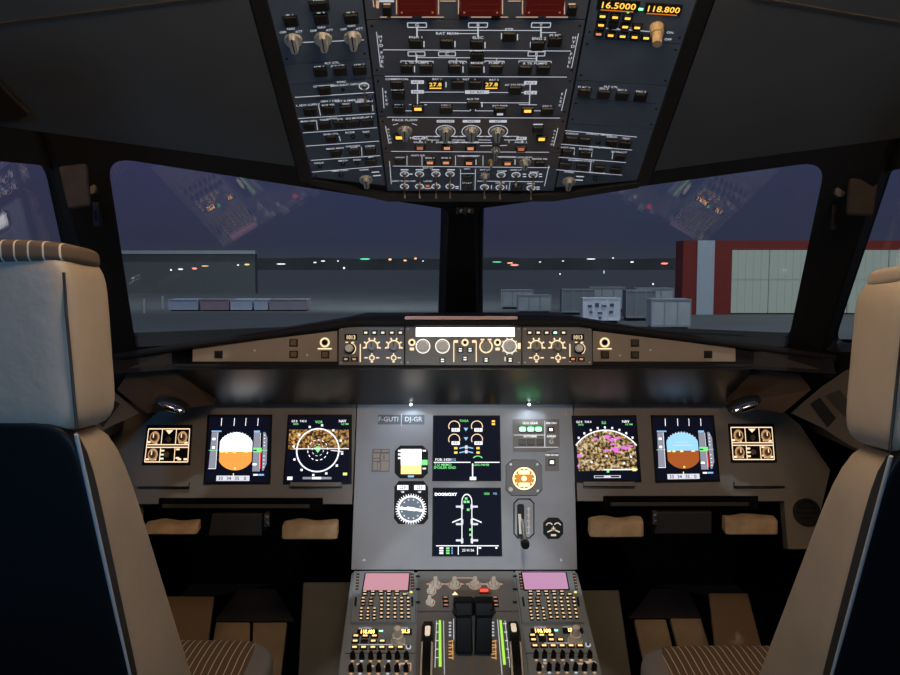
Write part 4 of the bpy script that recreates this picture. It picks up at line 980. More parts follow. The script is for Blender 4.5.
# clock-like radio switching panels (outer, glowing cream)
def outer_gauges(q, label):
    t = thing('loudspeaker_switch_panel', label, 'control panel', q(.5, .5, 0))
    g = MB(); g.prism(q, [(-.06, -.12), (1.06, -.12), (1.06, 1.1), (-.06, 1.1)], .0006, .002, 'bezel'); g.build('face_plate', t)
    mk = MB(); m = mat('cream_backlight', (0, 0, 0), em=(1, .72, .45), es=1.35)
    for y in (0, .48, .56, 1.0): mk.line(q, 0, y, 1, y, .03, m, .002, .0028)
    for x in (.34, .68):
        mk.line(q, x, 0, x, .48, .016, m, .002, .0028); mk.line(q, x, .56, x, 1, .016, m, .002, .0028)
    mk.line(q, .0, 0, 0, 1, .016, m, .002, .0028); mk.line(q, 1, 0, 1, 1, .016, m, .002, .0028)
    mk.prism(q, [(.42, .04), (.60, .04), (.51, .16)], .002, .0028, m)
    for x, y in ((.36, .66), (.36, .78), (.36, .90), (.72, .62), (.72, .88)): mk.box(q, x+.03, y, .08, .05, .002, .0028, m)
    for x, y in ((.04, .40), (.20, .42), (.8, .4), (.93, .42), (.06, .92), (.22, .92), (.8, .92), (.94, .92)): mk.box(q, x, y, .08, .06, .002, .0028, m)
    mk.build('backlit_lines', t)
    for x, y in ((.17, .26), (.84, .26), (.17, .78)) + (((.84, .78),) if q.right else ()):
        g = MB(); g.cyl(q, x, y, .115, .002, .003, mat('dim_amber_dial', (0, 0, 0), em=(1, .55, .25), es=.55), 1, 20, ry=.19); g.cyl(q, x, y, .075, .003, .012, mat('brown_knob', (.22, .14, .08), .5), .85, 16, ry=.12)
        g.box(q, x, y-.04, .02, .12, .012, .0125, m); g.build('rotary_knob', t)
    for x, y in ((.51, .32), (.5, .78)):
        g = MB(); g.cyl(q, x, y, .06, .002, .010, mat('brown_knob', (.22, .14, .08)), .85, 16, ry=.09); g.build('push_switch', t)
q = Quad(MP, (149, 429), (190, 429), (188, 462), (145, 462)); q.right = False
outer_gauges(q, 'glowing cream outlined switch panel at the far left of the instrument panel')
q = Quad(MP, (730.5, 427.5), (771.5, 427.5), (774, 459.5), (733, 459.5)); q.right = True
outer_gauges(q, 'glowing cream outlined switch panel at the far right of the instrument panel')

# registration plate
P0 = mp(402, 419, .003); t = thing('registration_placard', 'dark placard lettered F-GUTI and DJ-GR at the top left of the centre panel', 'placard', P0)
g = MB(); a0, b0 = MP.loc(378, 424.5); a1, b1 = MP.loc(424.5, 415); g.prism(MP, [(a0, b0), (a1, b0), (a1, b1), (a0, b1)], .002, .0035, mat('placard_slate', (.10, .12, .14), .5)); g.build('plate', t)
g = MB(); am, bm_ = MP.loc(401.5, 420); a, b = MP.loc(388.5, 419.6); g.text(MP, 'F-GUTI', a, b, .0165, mat('placard_white', (.75, .75, .72), .5), .0037); a, b = MP.loc(413.5, 419.6); g.text(MP, 'DJ-GR', a, b, .0165, mat('placard_white', (0, 0, 0)), .0037); g.line(MP, am, bm_-.015, am, bm_+.015, .002, mat('placard_white', (0, 0, 0)), .0035, .0039); g.build('lettering', t)
# checklist placard
t = thing('checklist_placard', 'small faded beige placard with printed boxes left of the standby instruments', 'placard', mp(381, 460, .002))
g = MB(); q = Quad(MP, (372.5, 449), (390, 449), (389.5, 472), (371.5, 472)); g.prism(q, [(0, 0), (1, 0), (1, 1), (0, 1)], .002, .003, 'placardd'); g.build('plate', t)
g = MB()
for (x0, y0, x1, y1) in ((.1, .05, .45, .12), (.55, .05, .95, .12), (.08, .2, .42, .38), (.08, .43, .42, .52), (.08, .57, .3, .92), (.34, .6, .46, .92), (.52, .22, .95, .50), (.52, .54, .95, .95)): g.prism(q, [(x0, y0), (x1, y0), (x1, y1), (x0, y1)], .003, .0033, 'placard')
g.prism(q, [(.62, .27), (.72, .27), (.72, .45), (.62, .45)], .0033, .0036, 'placardd'); g.build('printed_boxes', t)
# standby horizon
def octo(q, pl): return q
q = Quad(MP, (395, 445.5), (428, 445.5), (428, 478.5), (394.7, 478.5))
t = thing('standby_horizon', 'small square standby instrument with a blazing white and yellow screen', 'gauge', q(.5, .5, 0))
g = MB(); g.prism(q, cutrect(0, 0, 1, 1, .16), .0021, .006, 'bezel', .97); g.build('bezel', t)
g = MB(); qb(g, q, .19, .12, .80, .60, 'hot', .0068, .006); qb(g, q, .19, .60, .80, .87, 'isis', .0068, .006)
qb(g, q, .40, .91, .58, .97, 'cyan', .0068, .006); qb(g, q, .82, .44, .99, .60, 'greent', .0068, .006)
for y in (.14, .25, .36): qb(g, q, .10, y, .19, y+.06, 'white', .0068, .006)
for y in (.14, .68): qb(g, q, .84, y, .94, y+.05, 'white', .0068, .006)
g.build('screen', t)
# compass gauge
q = Quad(MP, (394.5, 481), (428, 481), (428.3, 524), (394, 524))
t = thing('radio_magnetic_indicator', 'tall black gauge with a round white compass card below the standby horizon', 'gauge', q(.5, .5, 0))
g = MB(); g.prism(q, cutrect(0, 0, 1, 1, .13), .0021, .006, 'bezel', .97); g.build('bezel', t)
g = MB(); cx, cy = .5, .655; k = .78
g.cyl(q, cx, cy, .34, .006, .0065, 'dialb', 1, 30, ry=.34*k); g.arc(q, cx, cy, .345, .40, 0, 360, .006, .0072, 'white', 40, k)
for i in range(36):
    a = rad(i*10); g.line(q, cx+.40*math.cos(a), cy+.40*k*math.sin(a), cx+.455*math.cos(a), cy+.455*k*math.sin(a), .022, 'white', .006, .0072)
for i in range(12):
    a = rad(i*30+15); g.box(q, cx+.28*math.cos(a), cy+.28*k*math.sin(a), .04, .035, .0065, .0072, 'tapew')
g.build('compass_card', t)
g = MB(); g.line(q, cx-.33, cy-.02, cx+.33, cy+.03, .05, 'hot', .0072, .008); g.line(q, cx-.12, cy-.015, cx+.12, cy+.01, .075, 'hot', .0072, .008); g.build('needle', t)
g = MB()
for x0 in (.09, .59):
    qb(g, q, x0, .10, x0+.33, .21, 'white', .0068, .006); qt(g, q, '22.0', x0+.165, .155, .10, 'seam', .007); qt(g, q, 'NM', x0+.16, .26, .06, 'white', .007)
g.build('distance_windows', t)
# landing gear indicator panel
t = thing('landing_gear_indicator', 'grey unit with three glowing green gear lights at the upper right of the centre panel', 'control panel', mp(535, 435, .002))
g = MB(); g.prism(mp, [(512.5, 419.5), (558.8, 419.5), (559.5, 447.5), (545, 451.5), (512.8, 451.5)], .002, .006, 'panel2'); g.build('face_plate', t)
for x, y, m in ((522.3, 430, 'green'), (530.4, 430, 'green'), (538.2, 430, 'green'), (522, 442.7, 'gearg'), (530.4, 442.7, 'gearg'), (540, 442.7, 'gearg')):
    a, b = MP.loc(x, y); g = MB(); g.box(MP, a, b, .018, .0155, .006, .009, 'btn'); g.rbox(MP, a, b+.001, .0155, .0105, .003, .009, .0105, m); o = g.build('indicator_light', t); o['label'] = 'glowing green light' if m == 'green' else 'unlit green light'
g = MB(); g.line(MP, *MP.loc(513.5, 435.3), *MP.loc(544.5, 435.3), .0016, 'tapew', .006, .0066)
for x in (544.5,): g.line(MP, *MP.loc(x, 421), *MP.loc(x, 447.5), .0016, 'tapew', .006, .0066)
g.line(MP, *MP.loc(514, 447.5), *MP.loc(558, 447.5), .0012, 'tapew', .006, .0066)
a, b = MP.loc(530, 423.5); g.text(MP, 'LDG GEAR', a, b, .008, 'white', .0066); a, b = MP.loc(530, 436.8); g.text(MP, 'AUTO/BRK', a, b, .007, 'white', .0066)
a, b = MP.loc(551, 423.5); g.text(MP, 'BRK FAN', a, b, .0065, 'white', .0066); a, b = MP.loc(551, 436.6); g.text(MP, 'A/SKID', a, b, .0075, 'white', .0066); a, b = MP.loc(551.5, 455.3); g.text(MP, 'TERR ON ND', a, b, .0055, 'white', .0066)
g.build('lettering', t)
for x, y in ((550.5, 430),):
    a, b = MP.loc(x, y); g = MB(); g.box(MP, a, b, .018, .014, .006, .009, 'btn'); g.box(MP, a, b, .0075, .006, .009, .0095, 'hot'); g.build('push_button', t)
a, b = MP.loc(551, 442); g = MB(); g.cyl(MP, a, b, .006, .006, .010, 'metal'); g.tube([MP(a, b, .01), MP(a+.001, b+.008, .026)], .0025, 'cream'); g.build('toggle_switch', t)
t = thing('terrain_button_unit', 'small separate unit with one white lit button right of the amber clock', 'control panel', mp(551.5, 462, .002))
g = MB(); g.prism(mp, [(545, 453), (558.5, 453), (558.8, 471), (545.2, 471)], .002, .005, 'panel2'); g.build('face_plate', t)
a, b = MP.loc(551.5, 462.5); g = MB(); g.box(MP, a, b, .018, .016, .005, .009, 'btn'); g.box(MP, a, b, .009, .007, .009, .0095, 'hot'); g.build('push_button', t)
# amber round clock
q = Quad(MP, (505.5, 459.5), (542, 459.5), (542.5, 496), (505.3, 496))
t = thing('round_clock', 'square framed round clock glowing amber in the centre panel', 'clock', q(.5, .5, 0))
g = MB(); g.prism(q, cutrect(0, 0, 1, 1, .16), .001, .008, mat('clock_frame', (.15, .15, .15), .45), .96)
for x, y in ((.14, .14), (.86, .14), (.86, .86)): g.cyl(q, x, y, .035, .008, .009, 'metal', seg=10)
g.build('frame', t)
g = MB(); g.cyl(q, .5, .53, .33, .008, .009, 'seam', 1, 32); g.arc(q, .5, .53, .27, .31, 0, 360, .009, .0105, 'amberhot', 32); g.cyl(q, .5, .53, .25, .009, .0098, 'amberface', 1, 28)
for y in (.36, .70): g.rbox(q, .5, y, .30, .11, .03, .0098, .0108, 'amberhot')
for y in (.53,): g.cyl(q, .5, y, .07, .0098, .0108, 'amberhot', 1, 16)
for k in range(12): a = rad(30*k); g.line(q, .5+.27*math.cos(a), .53+.27*math.sin(a), .5+.22*math.cos(a), .53+.22*math.sin(a), .02, 'amberhot', .0098, .0108)
g.build('dial', t)
for x, y in ((.13, .83),):
    g = MB(); g.cyl(q, x, y, .07, .008, .02, 'cream', .8); g.build('setting_knob', t)
# gear lever
t = thing('landing_gear_lever', 'black landing gear lever in an upright slot below the amber clock', 'lever', mp(523, 520, 0))
g = MB(); pts = cutrect(513.3, 498.5, 534.3, 538.5, 4.5); g.prism(mp, pts, .001, .004, 'bezel'); g.prism(mp, cutrect(514.5, 499.7, 533.1, 537.3, 4), .004, .0055, 'panel'); g.build('slot_frame', t)
g = MB(); g.prism(mp, cutrect(517, 504, 524, 537, 1.5), .0055, .006, 'seam'); g.prism(mp, [(517.8, 514), (520.5, 514), (522.5, 534), (519, 534)], .006, .012, 'cream'); g.line(mp, 528.5, 507, 528.7, 534, .9, 'cream', .0055, .0062); 
for k in range(5): g.line(mp, 526.5, 509+k*6, 530, 509+k*6, .9, 'cream', .0055, .0062)
g.build('position_scale', t)
g = MB(); p0, p1 = mp(522, 520, .006), mp(523, 543, .065); g.tube([p0, p0.lerp(p1, .5), p1], .0045, 'metal', 10); g.build('arm', t)
g = MB(); fk = Pl(mp(523, 543, .065), (1, 0, 0), (0, 0, 1)); g.cyl(fk, 0, -.002, .011, -.006, .010, 'black', .85, 20); g.build('lever_knob', t, bevel=.0015)
# triple brake gauge
q = Quad(MP, (543, 517.5), (563, 517.5), (563.5, 539), (543, 539))
t = thing('brake_pressure_gauge', 'small black octagonal gauge with pale needles at the lower right of the centre panel', 'gauge', q(.5, .5, 0))
g = MB(); g.prism(q, cutrect(0, 0, 1, 1, .24), .001, .007, 'bezel', .95); g.build('bezel', t)
g = MB(); cm = mat('gauge_cream', (0, 0, 0), em=(1, .85, .65), es=.7)
g.arc(q, .30, .42, .14, .19, 200, 330, .007, .008, cm, 8); g.arc(q, .70, .42, .14, .19, 210, 340, .007, .008, cm, 8); g.arc(q, .5, .35, .14, .19, 60, 120, .007, .008, cm, 8)
g.line(q, .2, .68, .44, .58, .06, cm, .007, .008); g.line(q, .8, .68, .56, .58, .06, cm, .007, .008); g.rbox(q, .5, .82, .26, .09, .03, .007, .008, cm); g.line(q, .5, .4, .5, .6, .04, cm, .007, .008)
g.build('dial_marks', t)

# tray tables, pads and hinges under the panel
for s in (-1, 1):
    sd = 'left' if s < 0 else 'right'; xa, xb = (160, 323) if s < 0 else (603, 757)
    yy = 0 if s < 0 else -2
    t = thing('folding_table', 'dark folded table in its slot under the %s outboard screens' % sd, 'folding table', mp((xa+xb)/2, 505, .01))
    g = MB(); g.prism(mp, [(xa, 498+yy), (xb, 498+yy), (xb, 511.5+yy), (xa, 511.5+yy)], .001, .008, 'dark'); g.build('slot', t)
    g = MB(); g.prism(mp, [(xa+6, 504.5+yy), (xb-12, 504.5+yy), (xb-12, 508.5+yy), (xa+6, 508.5+yy)], .008, .028, mat('table_edge', (.022, .02, .018), .5)); g.build('table_leaf', t, bevel=.001)
    g = MB(); xc0, xc1 = (212, 262) if s < 0 else (658, 712)
    P_ = [atY(xc0, 514+yy, 2.02), atY(xc1, 514+yy, 2.02), atY(xc1, 536+yy, 2.02), atY(xc0-4, 536+yy, 2.02)]; d = V((0, .12, 0))
    g.hexa([P_[3], P_[2], P_[2]+d, P_[3]+d, P_[0], P_[1], P_[1]+d, P_[0]+d], mat('bracket_grey', (.035, .03, .028), .5)); g.build('table_bracket', t, bevel=.003)
    hx = 267 if s < 0 else 655; Ph = atY(hx, 520+yy, 1.99); fh = Pl(Ph, (1, 0, 0), (0, 0, 1))
    g = MB(); g.box(fh, 0, .0, .012, .030, -.02, .004, 'metal'); g.cyl(fh, 0, .006, .0045, .004, .010, 'chrome', .8); g.cyl(fh, 0, -.008, .0035, .004, .008, 'chrome', .8); g.build('hinge', t, bevel=.001)
    for (x0, x1, y0, y1, nm) in (((143, 197, 520, 534.5, 'outboard'), (281.5, 337, 519.5, 540, 'inboard')) if s < 0 else ((590, 644, 516.5, 538, 'inboard'), (726, 778.5, 514, 535.5, 'outboard'))):
        P_ = [atY(x0, y0+5, 1.98), atY(x1, y0+5, 1.98), atY(x1, y1+1, 1.965), atY(x0, y1+1, 1.965)]; d = V((0, .035, .006))
        # a soft uneven pad: subdivided box with small bumps
        bmq = bmesh.new(); bmesh.ops.create_cube(bmq, size=1); bmesh.ops.subdivide_edges(bmq, edges=bmq.edges[:], cuts=5, use_grid_fill=True)
        vs = []
        for v in bmq.verts:
            x, y, z = v.co.x+.5, v.co.y+.5, v.co.z+.5
            r = 1-.22*(abs(2*z-1)**4*abs(2*y-1)**3); b0 = P_[3].lerp(P_[2], x); t0 = P_[0].lerp(P_[1], x)
            p = b0.lerp(t0, .5+(z-.5)*r) + d*y + V((0, 0, .0035*math.sin(x*9+x0)*z + .002*math.sin(x*23)*z))
            v.co = p
        g = MB(); g.add([v.co.copy() for v in bmq.verts], [tuple(v.index for v in f.verts) for f in bmq.faces], 'tanpad'); bmq.free()
        o = g.build('footrest_pad', smooth=True, sub=1); tag(o, 'worn tan leather pad under the %s instruments, on the %s side' % (sd, nm), 'pad', 'tan pads under the panel')

# ================================================================== PEDESTAL
PD = Pl((0, 2.0, .516), (1, 0, 0), (0, .274, .127))
pd = lambda x, y, h=0: PD.px(x, y, h)
pdt = thing('centre_pedestal', 'grey centre pedestal sloping down between the seats', 'pedestal', (0, 1.7, .1))
mb = MB(); q4 = [pd(351.5, 570.5), pd(577.5, 570.5), pd(618, 735), pd(329, 735)]
low = [V((p.x*1.0, p.y, .02)) for p in q4]; up = [p - PD.n*.004 for p in q4]
mb.hexa([low[3], low[2], low[1], low[0], up[3], up[2], up[1], up[0]], 'ped'); mb.build('pedestal_body', pdt, bevel=.004)
def pplate(name, label, cat, pts, m='ped', group=None):
    cx = sum(p[0] for p in pts)/len(pts); cy = sum(p[1] for p in pts)/len(pts)
    t = thing(name, label, cat, pd(cx, cy, 0), group); g = MB(); g.prism(pd, pts, -.003, .001, m); g.build('face_plate', t); return t
def pkey(x, y, w, h, parent, c='warm', name='key', hh=.005):
    a, b = PD.loc(x, y); g = MB(); g.box(PD, a, b, w, h, .001, hh, 'btn', top=.9)
    if c: g.box(PD, a, b, w*.6, h*.5, hh, hh+.0004, c)
    return g.build(name, parent)
key_c = mat('key_backlight', (0, 0, 0), em=(1, .68, .36), es=1.0)
for s in (-1, 1):
    L_ = s < 0; sd = 'left' if L_ else 'right'
    q = Quad(PD, *(((353, 571), (415, 571), (416.5, 624), (349.5, 624)) if L_ else ((514, 571), (576, 571), (585, 624), (521.5, 624))))
    t = thing('flight_management_keyboard', '%s keypad unit on the pedestal with a %s screen' % (sd, 'pale pink' if L_ else 'violet pink'), 'keypad', q(.5, .5, 0))
    g = MB(); g.prism(q, [(.01, .01), (.99, .01), (.99, .985), (.01, .985)], -.0035, .003, 'ped', .985); g.build('face_plate', t)
    g = MB(); q2 = Quad(PD, *(((366, 574.8), (409.3, 574.8), (407.8, 591.5), (363.2, 591.5)) if L_ else ((522, 574), (565.3, 574), (568.3, 590.3), (524.8, 590.8))))
    g.prism(q2, [(-.03, -.06), (1.03, -.06), (1.03, 1.06), (-.03, 1.06)], .003, .0045, 'bezel'); g.build('screen_bezel', t)
    g = MB(); g.prism(q2, [(0, 0), (1, 0), (1, 1), (0, 1)], .0045, .0052, 'pink' if L_ else 'pinkr'); g.build('screen', t)
    fq = lambda x, y, w, h, c=key_c: keyq(q, x, y, w, h, t, c)
    def keyq(q, x, y, w, h, parent, c):
        g = MB(); g.box(q, x, y, w, h, .003, .0065, 'btn', top=.92)
        if c is not None: g.box(q, x, y, w*.62, h*.5, .0065, .0069, c)
        g.build('key', parent)
    for k in range(6):
        for x in (.085, .955): fq(x, .08+k*.058, .045, .034, mat('key_side', (0, 0, 0), em=(.9, .42, .25), es=.5))
    for k in range(5): fq(.21+k*.125, .435, .085, .034); fq(.21+k*.125, .488, .085, .034)
    fq(.83, .488, .09, .04); 
    g = MB(); g.box(q, .93, .435, .04, .03, .003, .0042, 'yel' if True else 0); g.build('annunciator', t)
    for x, y in ((.19, .56), (.19, .62), (.19, .68), (.31, .56), (.31, .62), (.31, .68)): fq(x, y, .075, .036, key_c if (x, y) in ((.19, .56), (.19, .62), (.31, .62)) else mat('key_side', (0, 0, 0)))
    for r in range(4):
        for c in range(3): fq(.17+c*.10, .75+r*.062, .055, .040)
    for r in range(6):
        for c in range(5): fq(.475+c*.102, .56+r*.070, .06, .044)
    g = MB(); g.box(q, .075, .62, .03, .16, .003, .006, 'seam'); g.build('side_latch', t); g = MB(); g.box(q, .945, .62, .03, .16, .003, .006, 'seam'); g.build('side_latch', t)
    # radio management panel
    R_ = [(349, 626.5), (416.5, 626.5), (415.5, 653), (345, 653)] if L_ else [(522, 626.5), (586, 626.5), (592, 653), (526, 653)]
    t = pplate('radio_tuning_panel', '%s pedestal radio unit with amber digits and a tall cream knob' % sd, 'radio panel', R_)
    D = (((358, 377, 633.2), (398, 411, 632.8)) if L_ else ((531.5, 553.5, 632.3), (563.5, 582, 631.5)))
    for k, (x0, x1, y) in enumerate(D):
        a0, b = PD.loc(x0, y); a1, _ = PD.loc(x1, y); g = MB(); g.box(PD, (a0+a1)/2, b, a1-a0+.004, .015, .001, .004, 'btn')
        g.text(PD, '118.100' if k == 0 else '121.5', (a0+a1)/2, b, .0135, mat('radio_digits', (0, 0, 0), em=(1, .48, .10), es=9), .0046, sx=.9*(a1-a0)/.052 if k == 0 else .8); g.build('frequency_display', t)
    off = 0 if L_ else 177.3
    rows = [((356, 365.3, 374.5), 637, (1, 1, 1)), ((355.3, 364.3, 373.3, 382.3), 642.2, (1, 0, 1, 1)), ((354.7, 363.7, 373, 382, 391, 400.3), 648.4, (1,)*6)] if L_ else [((532.5, 541.7, 550.8), 636.3, (1, 1, 1)), ((533.5, 542.5, 551.3, 560.5), 640.9, (1, 0, 1, 1)), ((535, 544, 553, 562, 571, 580), 646.8, (1,)*6)]
    for xs, y, on in rows:
        for x, o_ in zip(xs, on): pkey(x, y, .0165, .0095, t, 'cap' if o_ else None, 'push_button')
    kx, ky = (398, 641.5) if L_ else (575, 640.5); a, b = PD.loc(kx, ky)
    g = MB(); g.cyl(PD, a, b, .0165, .001, .004, 'cream', .9); g.cyl(PD, a, b, .0135, .004, .020, 'cream', .9, 24); g.cyl(PD, a, b, .0085, .020, .042, 'cream', .85, 24); g.build('tuning_knob', t)
    g = MB(); a, b = PD.loc(*((408.5, 647.5) if L_ else (588, 645.3))); g.arc(PD, a, b, .004, .006, 0, 360, .001, .002, 'lit', 16); g.cyl(PD, a, b, .0038, .001, .006, 'metal', .8, 12); g.build('power_switch', t)
    g = MB(); a0, b0 = PD.loc(*((358, 645) if L_ else (544, 643.5))); a1, b1 = PD.loc(*((406, 645) if L_ else (581, 643.2))); g.line(PD, a0, b0, a1, b1, .0014, 'lit', .001, .0014); g.box(PD, *PD.loc(*((381, 631.3) if L_ else (556, 630.7))), .008, .003, .001, .0016, 'green')
    a, b = PD.loc(*((365, 628.7) if L_ else (540, 628))); g.text(PD, 'ACTIVE', a, b, .0085, 'lit', .0014); a, b = PD.loc(*((401, 628.7) if L_ else (570, 628))); g.text(PD, 'STBY/CRS', a, b, .0075, 'lit', .0014); g.build('lettering', t)
    # audio control panel
    R_ = [(344.5, 654), (415.5, 654), (413.5, 700), (337, 700)] if L_ else [(526.5, 654), (592.5, 654), (604, 700), (531, 700)]
    t = pplate('audio_control_panel', '%s pedestal audio unit with rows of short black volume knobs' % sd, 'control panel', R_)
    for xs, y in (((353, 362, 371, 379.5, 389, 397.5, 406.5), 658.5), ((351.5, 360.5, 369.5, 378.5, 388, 397, 406), 671)) if L_ else (((536, 544.5, 553.5, 562.5, 571.5, 580.5, 589.5), 657.5), ((539, 549, 557.5, 566.5, 575.5, 584.5, 594), 670)):
        for i, x in enumerate(xs):
            a, b = PD.loc(x, y); g = MB(); g.cyl(PD, a, b, .0062, .001, .016, 'black', .85, 14); g.cyl(PD, a, b+.009, .003, .001, .012, 'black', .9, 10); g.box(PD, a, b-.008, .006, .004, .001, .0022, 'lit' if i % 3 == 1 else 'warmd'); g.build('volume_knob', t)
    g = MB(); 
    for i, (x, y) in enumerate(((358, 664.5), (371, 666.5), (386, 667), (398, 665), (403, 664)) if L_ else ((545, 663.5), (541, 667), (566, 664.5), (580, 664), (588, 663))):
        a, b = PD.loc(x, y); g.box(PD, a, b, .013 if i % 2 else .008, .0035, .001, .0016, 'litw')
    a, b = PD.loc(*((405, 667.5) if L_ else (590, 666))); 
    for (p, r_, u_, v_) in ((-.012, .010, .012, .010), (-.012, -.01, -.012, .01), (.012, -.01, .012, .01)): g.line(PD, a+p, b+r_, a+u_, b+v_, .0022, 'litw', .001, .0016)
    g.build('lettering', t)
    for i in range(6):
        for y in (680, 689): pkey((352 if L_ else 541)+i*(9.6), y, .014, .009, t, 'orange2' if y == 680 else 'litw', 'push_button')

# centre engine/switching plate
t = pplate('display_switching_panel', 'grey pedestal plate with four pale pointer knobs in a row behind the thrust levers', 'control panel', [(417.5, 571.5), (513.5, 571.5), (518.5, 611), (417, 611)], mat('pedestal_dark_plate', (.19, .185, .18), .5))
mk = MB()
for x, y in ((435.5, 585), (454.5, 585), (475, 585), (493.5, 585)):
    a, b = PD.loc(x, y); g = MB(); g.cyl(PD, a, b, .0115, .001, .006, 'cream', .95); g.rbox(PD, a, b, .011, .026, .004, .006, .018, 'cream', top=.8); g.build('pointer_knob', t)
    mk.arc(PD, a, b, .0135, .0152, 150, 390, .001, .0016, 'litw'); 
    for dx in (-.0185, .0185): mk.box(PD, a+dx, b+.002, .006, .003, .001, .0016, 'litw')
    mk.box(PD, a, b+.0185, .012, .003, .001, .0016, 'litw')
a0, b0 = PD.loc(456, 578.3); a1, _ = PD.loc(473, 578.3); mk.line(PD, a0, b0, a1, b0, .002, 'litw', .001, .0016)
for x, y in ((430.5, 592), (429.5, 603)):
    a, b = PD.loc(x, y); g = MB(); g.cyl(PD, a, b, .009, .001, .006, 'knobw', .95); g.rbox(PD, a, b, .009, .022, .003, .006, .017, 'knobw', top=.8); g.build('pointer_knob', t); mk.arc(PD, a, b, .011, .013, -80, 90, .001, .0016, 'litw', 12)
a, b = PD.loc(484, 592); g = MB(); g.box(PD, a, b, .021, .012, .001, .005, 'btn'); g.box(PD, a, b, .019, .009, .005, .0056, 'red'); o = g.build('warning_button', t); o['label'] = 'glowing red warning button'
a, b = PD.loc(455, 594); mk.prism(PD, [(a-.007, b-.004), (a+.007, b-.004), (a, b+.006)], .001, .002, 'warm')
for x, y in ((445.5, 598.7), (445.8, 602.5), (446, 606.3), (495, 598.7), (495.5, 602.5), (496, 606.3)): pkey(x, y, .0145, .0075, t, mat('key_side', (0, 0, 0)), 'push_button')
mk.build('lettering', t)
for x in (418, 515):
    for y in (577, 590, 603):
        g = MB(); g.box(PD, *PD.loc(x, y), .010, .004, .001, .004, 'seam'); g.build('clip', t)

# throttle quadrant
t = pplate('throttle_quadrant', 'dark throttle quadrant with green trim scales in the middle of the pedestal', 'throttle quadrant', [(417, 612.5), (519, 612.5), (527, 700), (415.5, 700)], MATS['pedestal_dark_plate'])
mk = MB()
for qq in ([(438.8, 621), (441.0, 621), (441.6, 667), (438.8, 667)], [(499.4, 621), (501.6, 621), (505.8, 665), (503.2, 665)]):
    g = MB(); g.prism(pd, qq, .001, .003, 'lime'); g.build('trim_scale', t)
mk.line(pd, 443.5, 621, 444.5, 675, .7, 'lit', .001, .0016); mk.line(pd, 497.5, 620, 502, 675, .8, 'lit', .001, .0016); mk.line(pd, 436.5, 621, 435, 668, .5, 'tapew', .001, .0016); mk.line(pd, 505, 621, 510, 668, .5, 'tapew', .001, .0016)
for k in range(5):
    mk.line(pd, 436, 624+k*8.5, 438.5, 624+k*8.5, .6, 'tapew', .001, .0016); mk.line(pd, 503+k, 624+k*8.5, 506.5+k, 624+k*8.5, .6, 'tapew', .001, .0016)
for s_, x0 in ((-1, 450), (1, 493)):
    for k in range(5): mk.box(pd, x0, 623+k*3.2, 2.4, 1.5, .001, .0016, 'lit')
    for k in range(6): mk.line(pd, x0-1.5, 642+k*3.2, x0+3.5, 641+k*3.2+(k % 2)*1.5, 1.0, mat('amber_marks', (0, 0, 0), em=(1, .5, .15), es=.7), .001, .0016)
    mk.line(pd, x0+2.5, 642, x0+3, 660, .8, MATS['amber_marks'], .001, .0016)
    mk.line(pd, x0+(3.5 if s_ < 0 else -3.5), 619, x0+(3.8 if s_ < 0 else -3.2), 640, .5, 'tapew', .001, .0016)
mk.build('scale_markings', t)
for (xa, xb) in ((457, 468), (475.5, 486.5)):
    g = MB(); g.prism(pd, [(xa, 616), (xb, 616), (xb+1.5, 700), (xa-1, 700)], .001, .0025, mat('slot_grey', (.17, .18, .19), .4)); g.build('lever_track', t)
for s_, x in ((-1, 427), (1, 515.5)):   # trim wheels
    a, b = PD.loc(x, 662); rW = .20
    for nm in (0,):
        c = PD(a, b, -rW+.034); axis = V((1, 0, 0)); g = MB(); n = 84; wv = .0135
        vs = []; prof = [(-wv, rW-.006), (-wv*.7, rW), (wv*.7, rW), (wv, rW-.006), (wv, rW-.02), (-wv, rW-.02)]
        for i in range(n):
            an = 2*math.pi*i/n; d = V((0, math.cos(an), math.sin(an)))
            for (w_, r_) in prof: vs.append(c+axis*w_+d*r_)
        k = len(prof); fs = [(i*k+j, i*k+(j+1) % k, ((i+1) % n)*k+(j+1) % k, ((i+1) % n)*k+j) for i in range(n) for j in range(k)]
        g.add(vs, fs, 'black')
        for i in range(n):
            if True:
                an0, an1 = 2*math.pi*(i+.02)/n, 2*math.pi*(i+.98)/n
                for sd_ in (-1, 1):
                    if not 104 < math.degrees(an0) < 150: continue
                    q8 = [c+axis*sd_*w_+V((0, math.cos(an), math.sin(an)))*r_ for (w_, r_) in ((wv*.66, rW+.0010), (wv*.96, rW-.0030)) for an in (an0, an1)]
                    q8 = [q8[0], q8[1], q8[3], q8[2]]; q9 = [p+V((0, 0, .0008)) for p in q8]
                    g.add(q8+q9, [(0, 1, 2, 3), (7, 6, 5, 4), (0, 1, 5, 4), (1, 2, 6, 5), (2, 3, 7, 6), (3, 0, 4, 7)], 'cream')
        o = g.build('trim_wheel', t)
        an = rad(102 if s_ < 0 else 98); 
        g = MB(); vs = []; pa = []
        for i in range(9):
            a2 = an - rad(11)*i/8; d = V((0, math.cos(a2), math.sin(a2))); hw = wv*(.42 if 0 < i < 8 else .28)
            pa += [c-axis*hw+d*(rW+.0006), c+axis*hw+d*(rW+.0006), c+axis*hw+d*(rW+.002), c-axis*hw+d*(rW+.002)]
        fs = [(4*i+k_, 4*i+(k_+1) % 4, 4*i+4+(k_+1) % 4, 4*i+4+k_) for i in range(8) for k_ in range(4)] + [(0, 1, 2, 3), (35, 34, 33, 32)]
        g.add(pa, fs, mat('wheel_patch', (.85, .75, .6), .4, em=(1, .8, .6), es=.55)); g.build('index_patch', o)
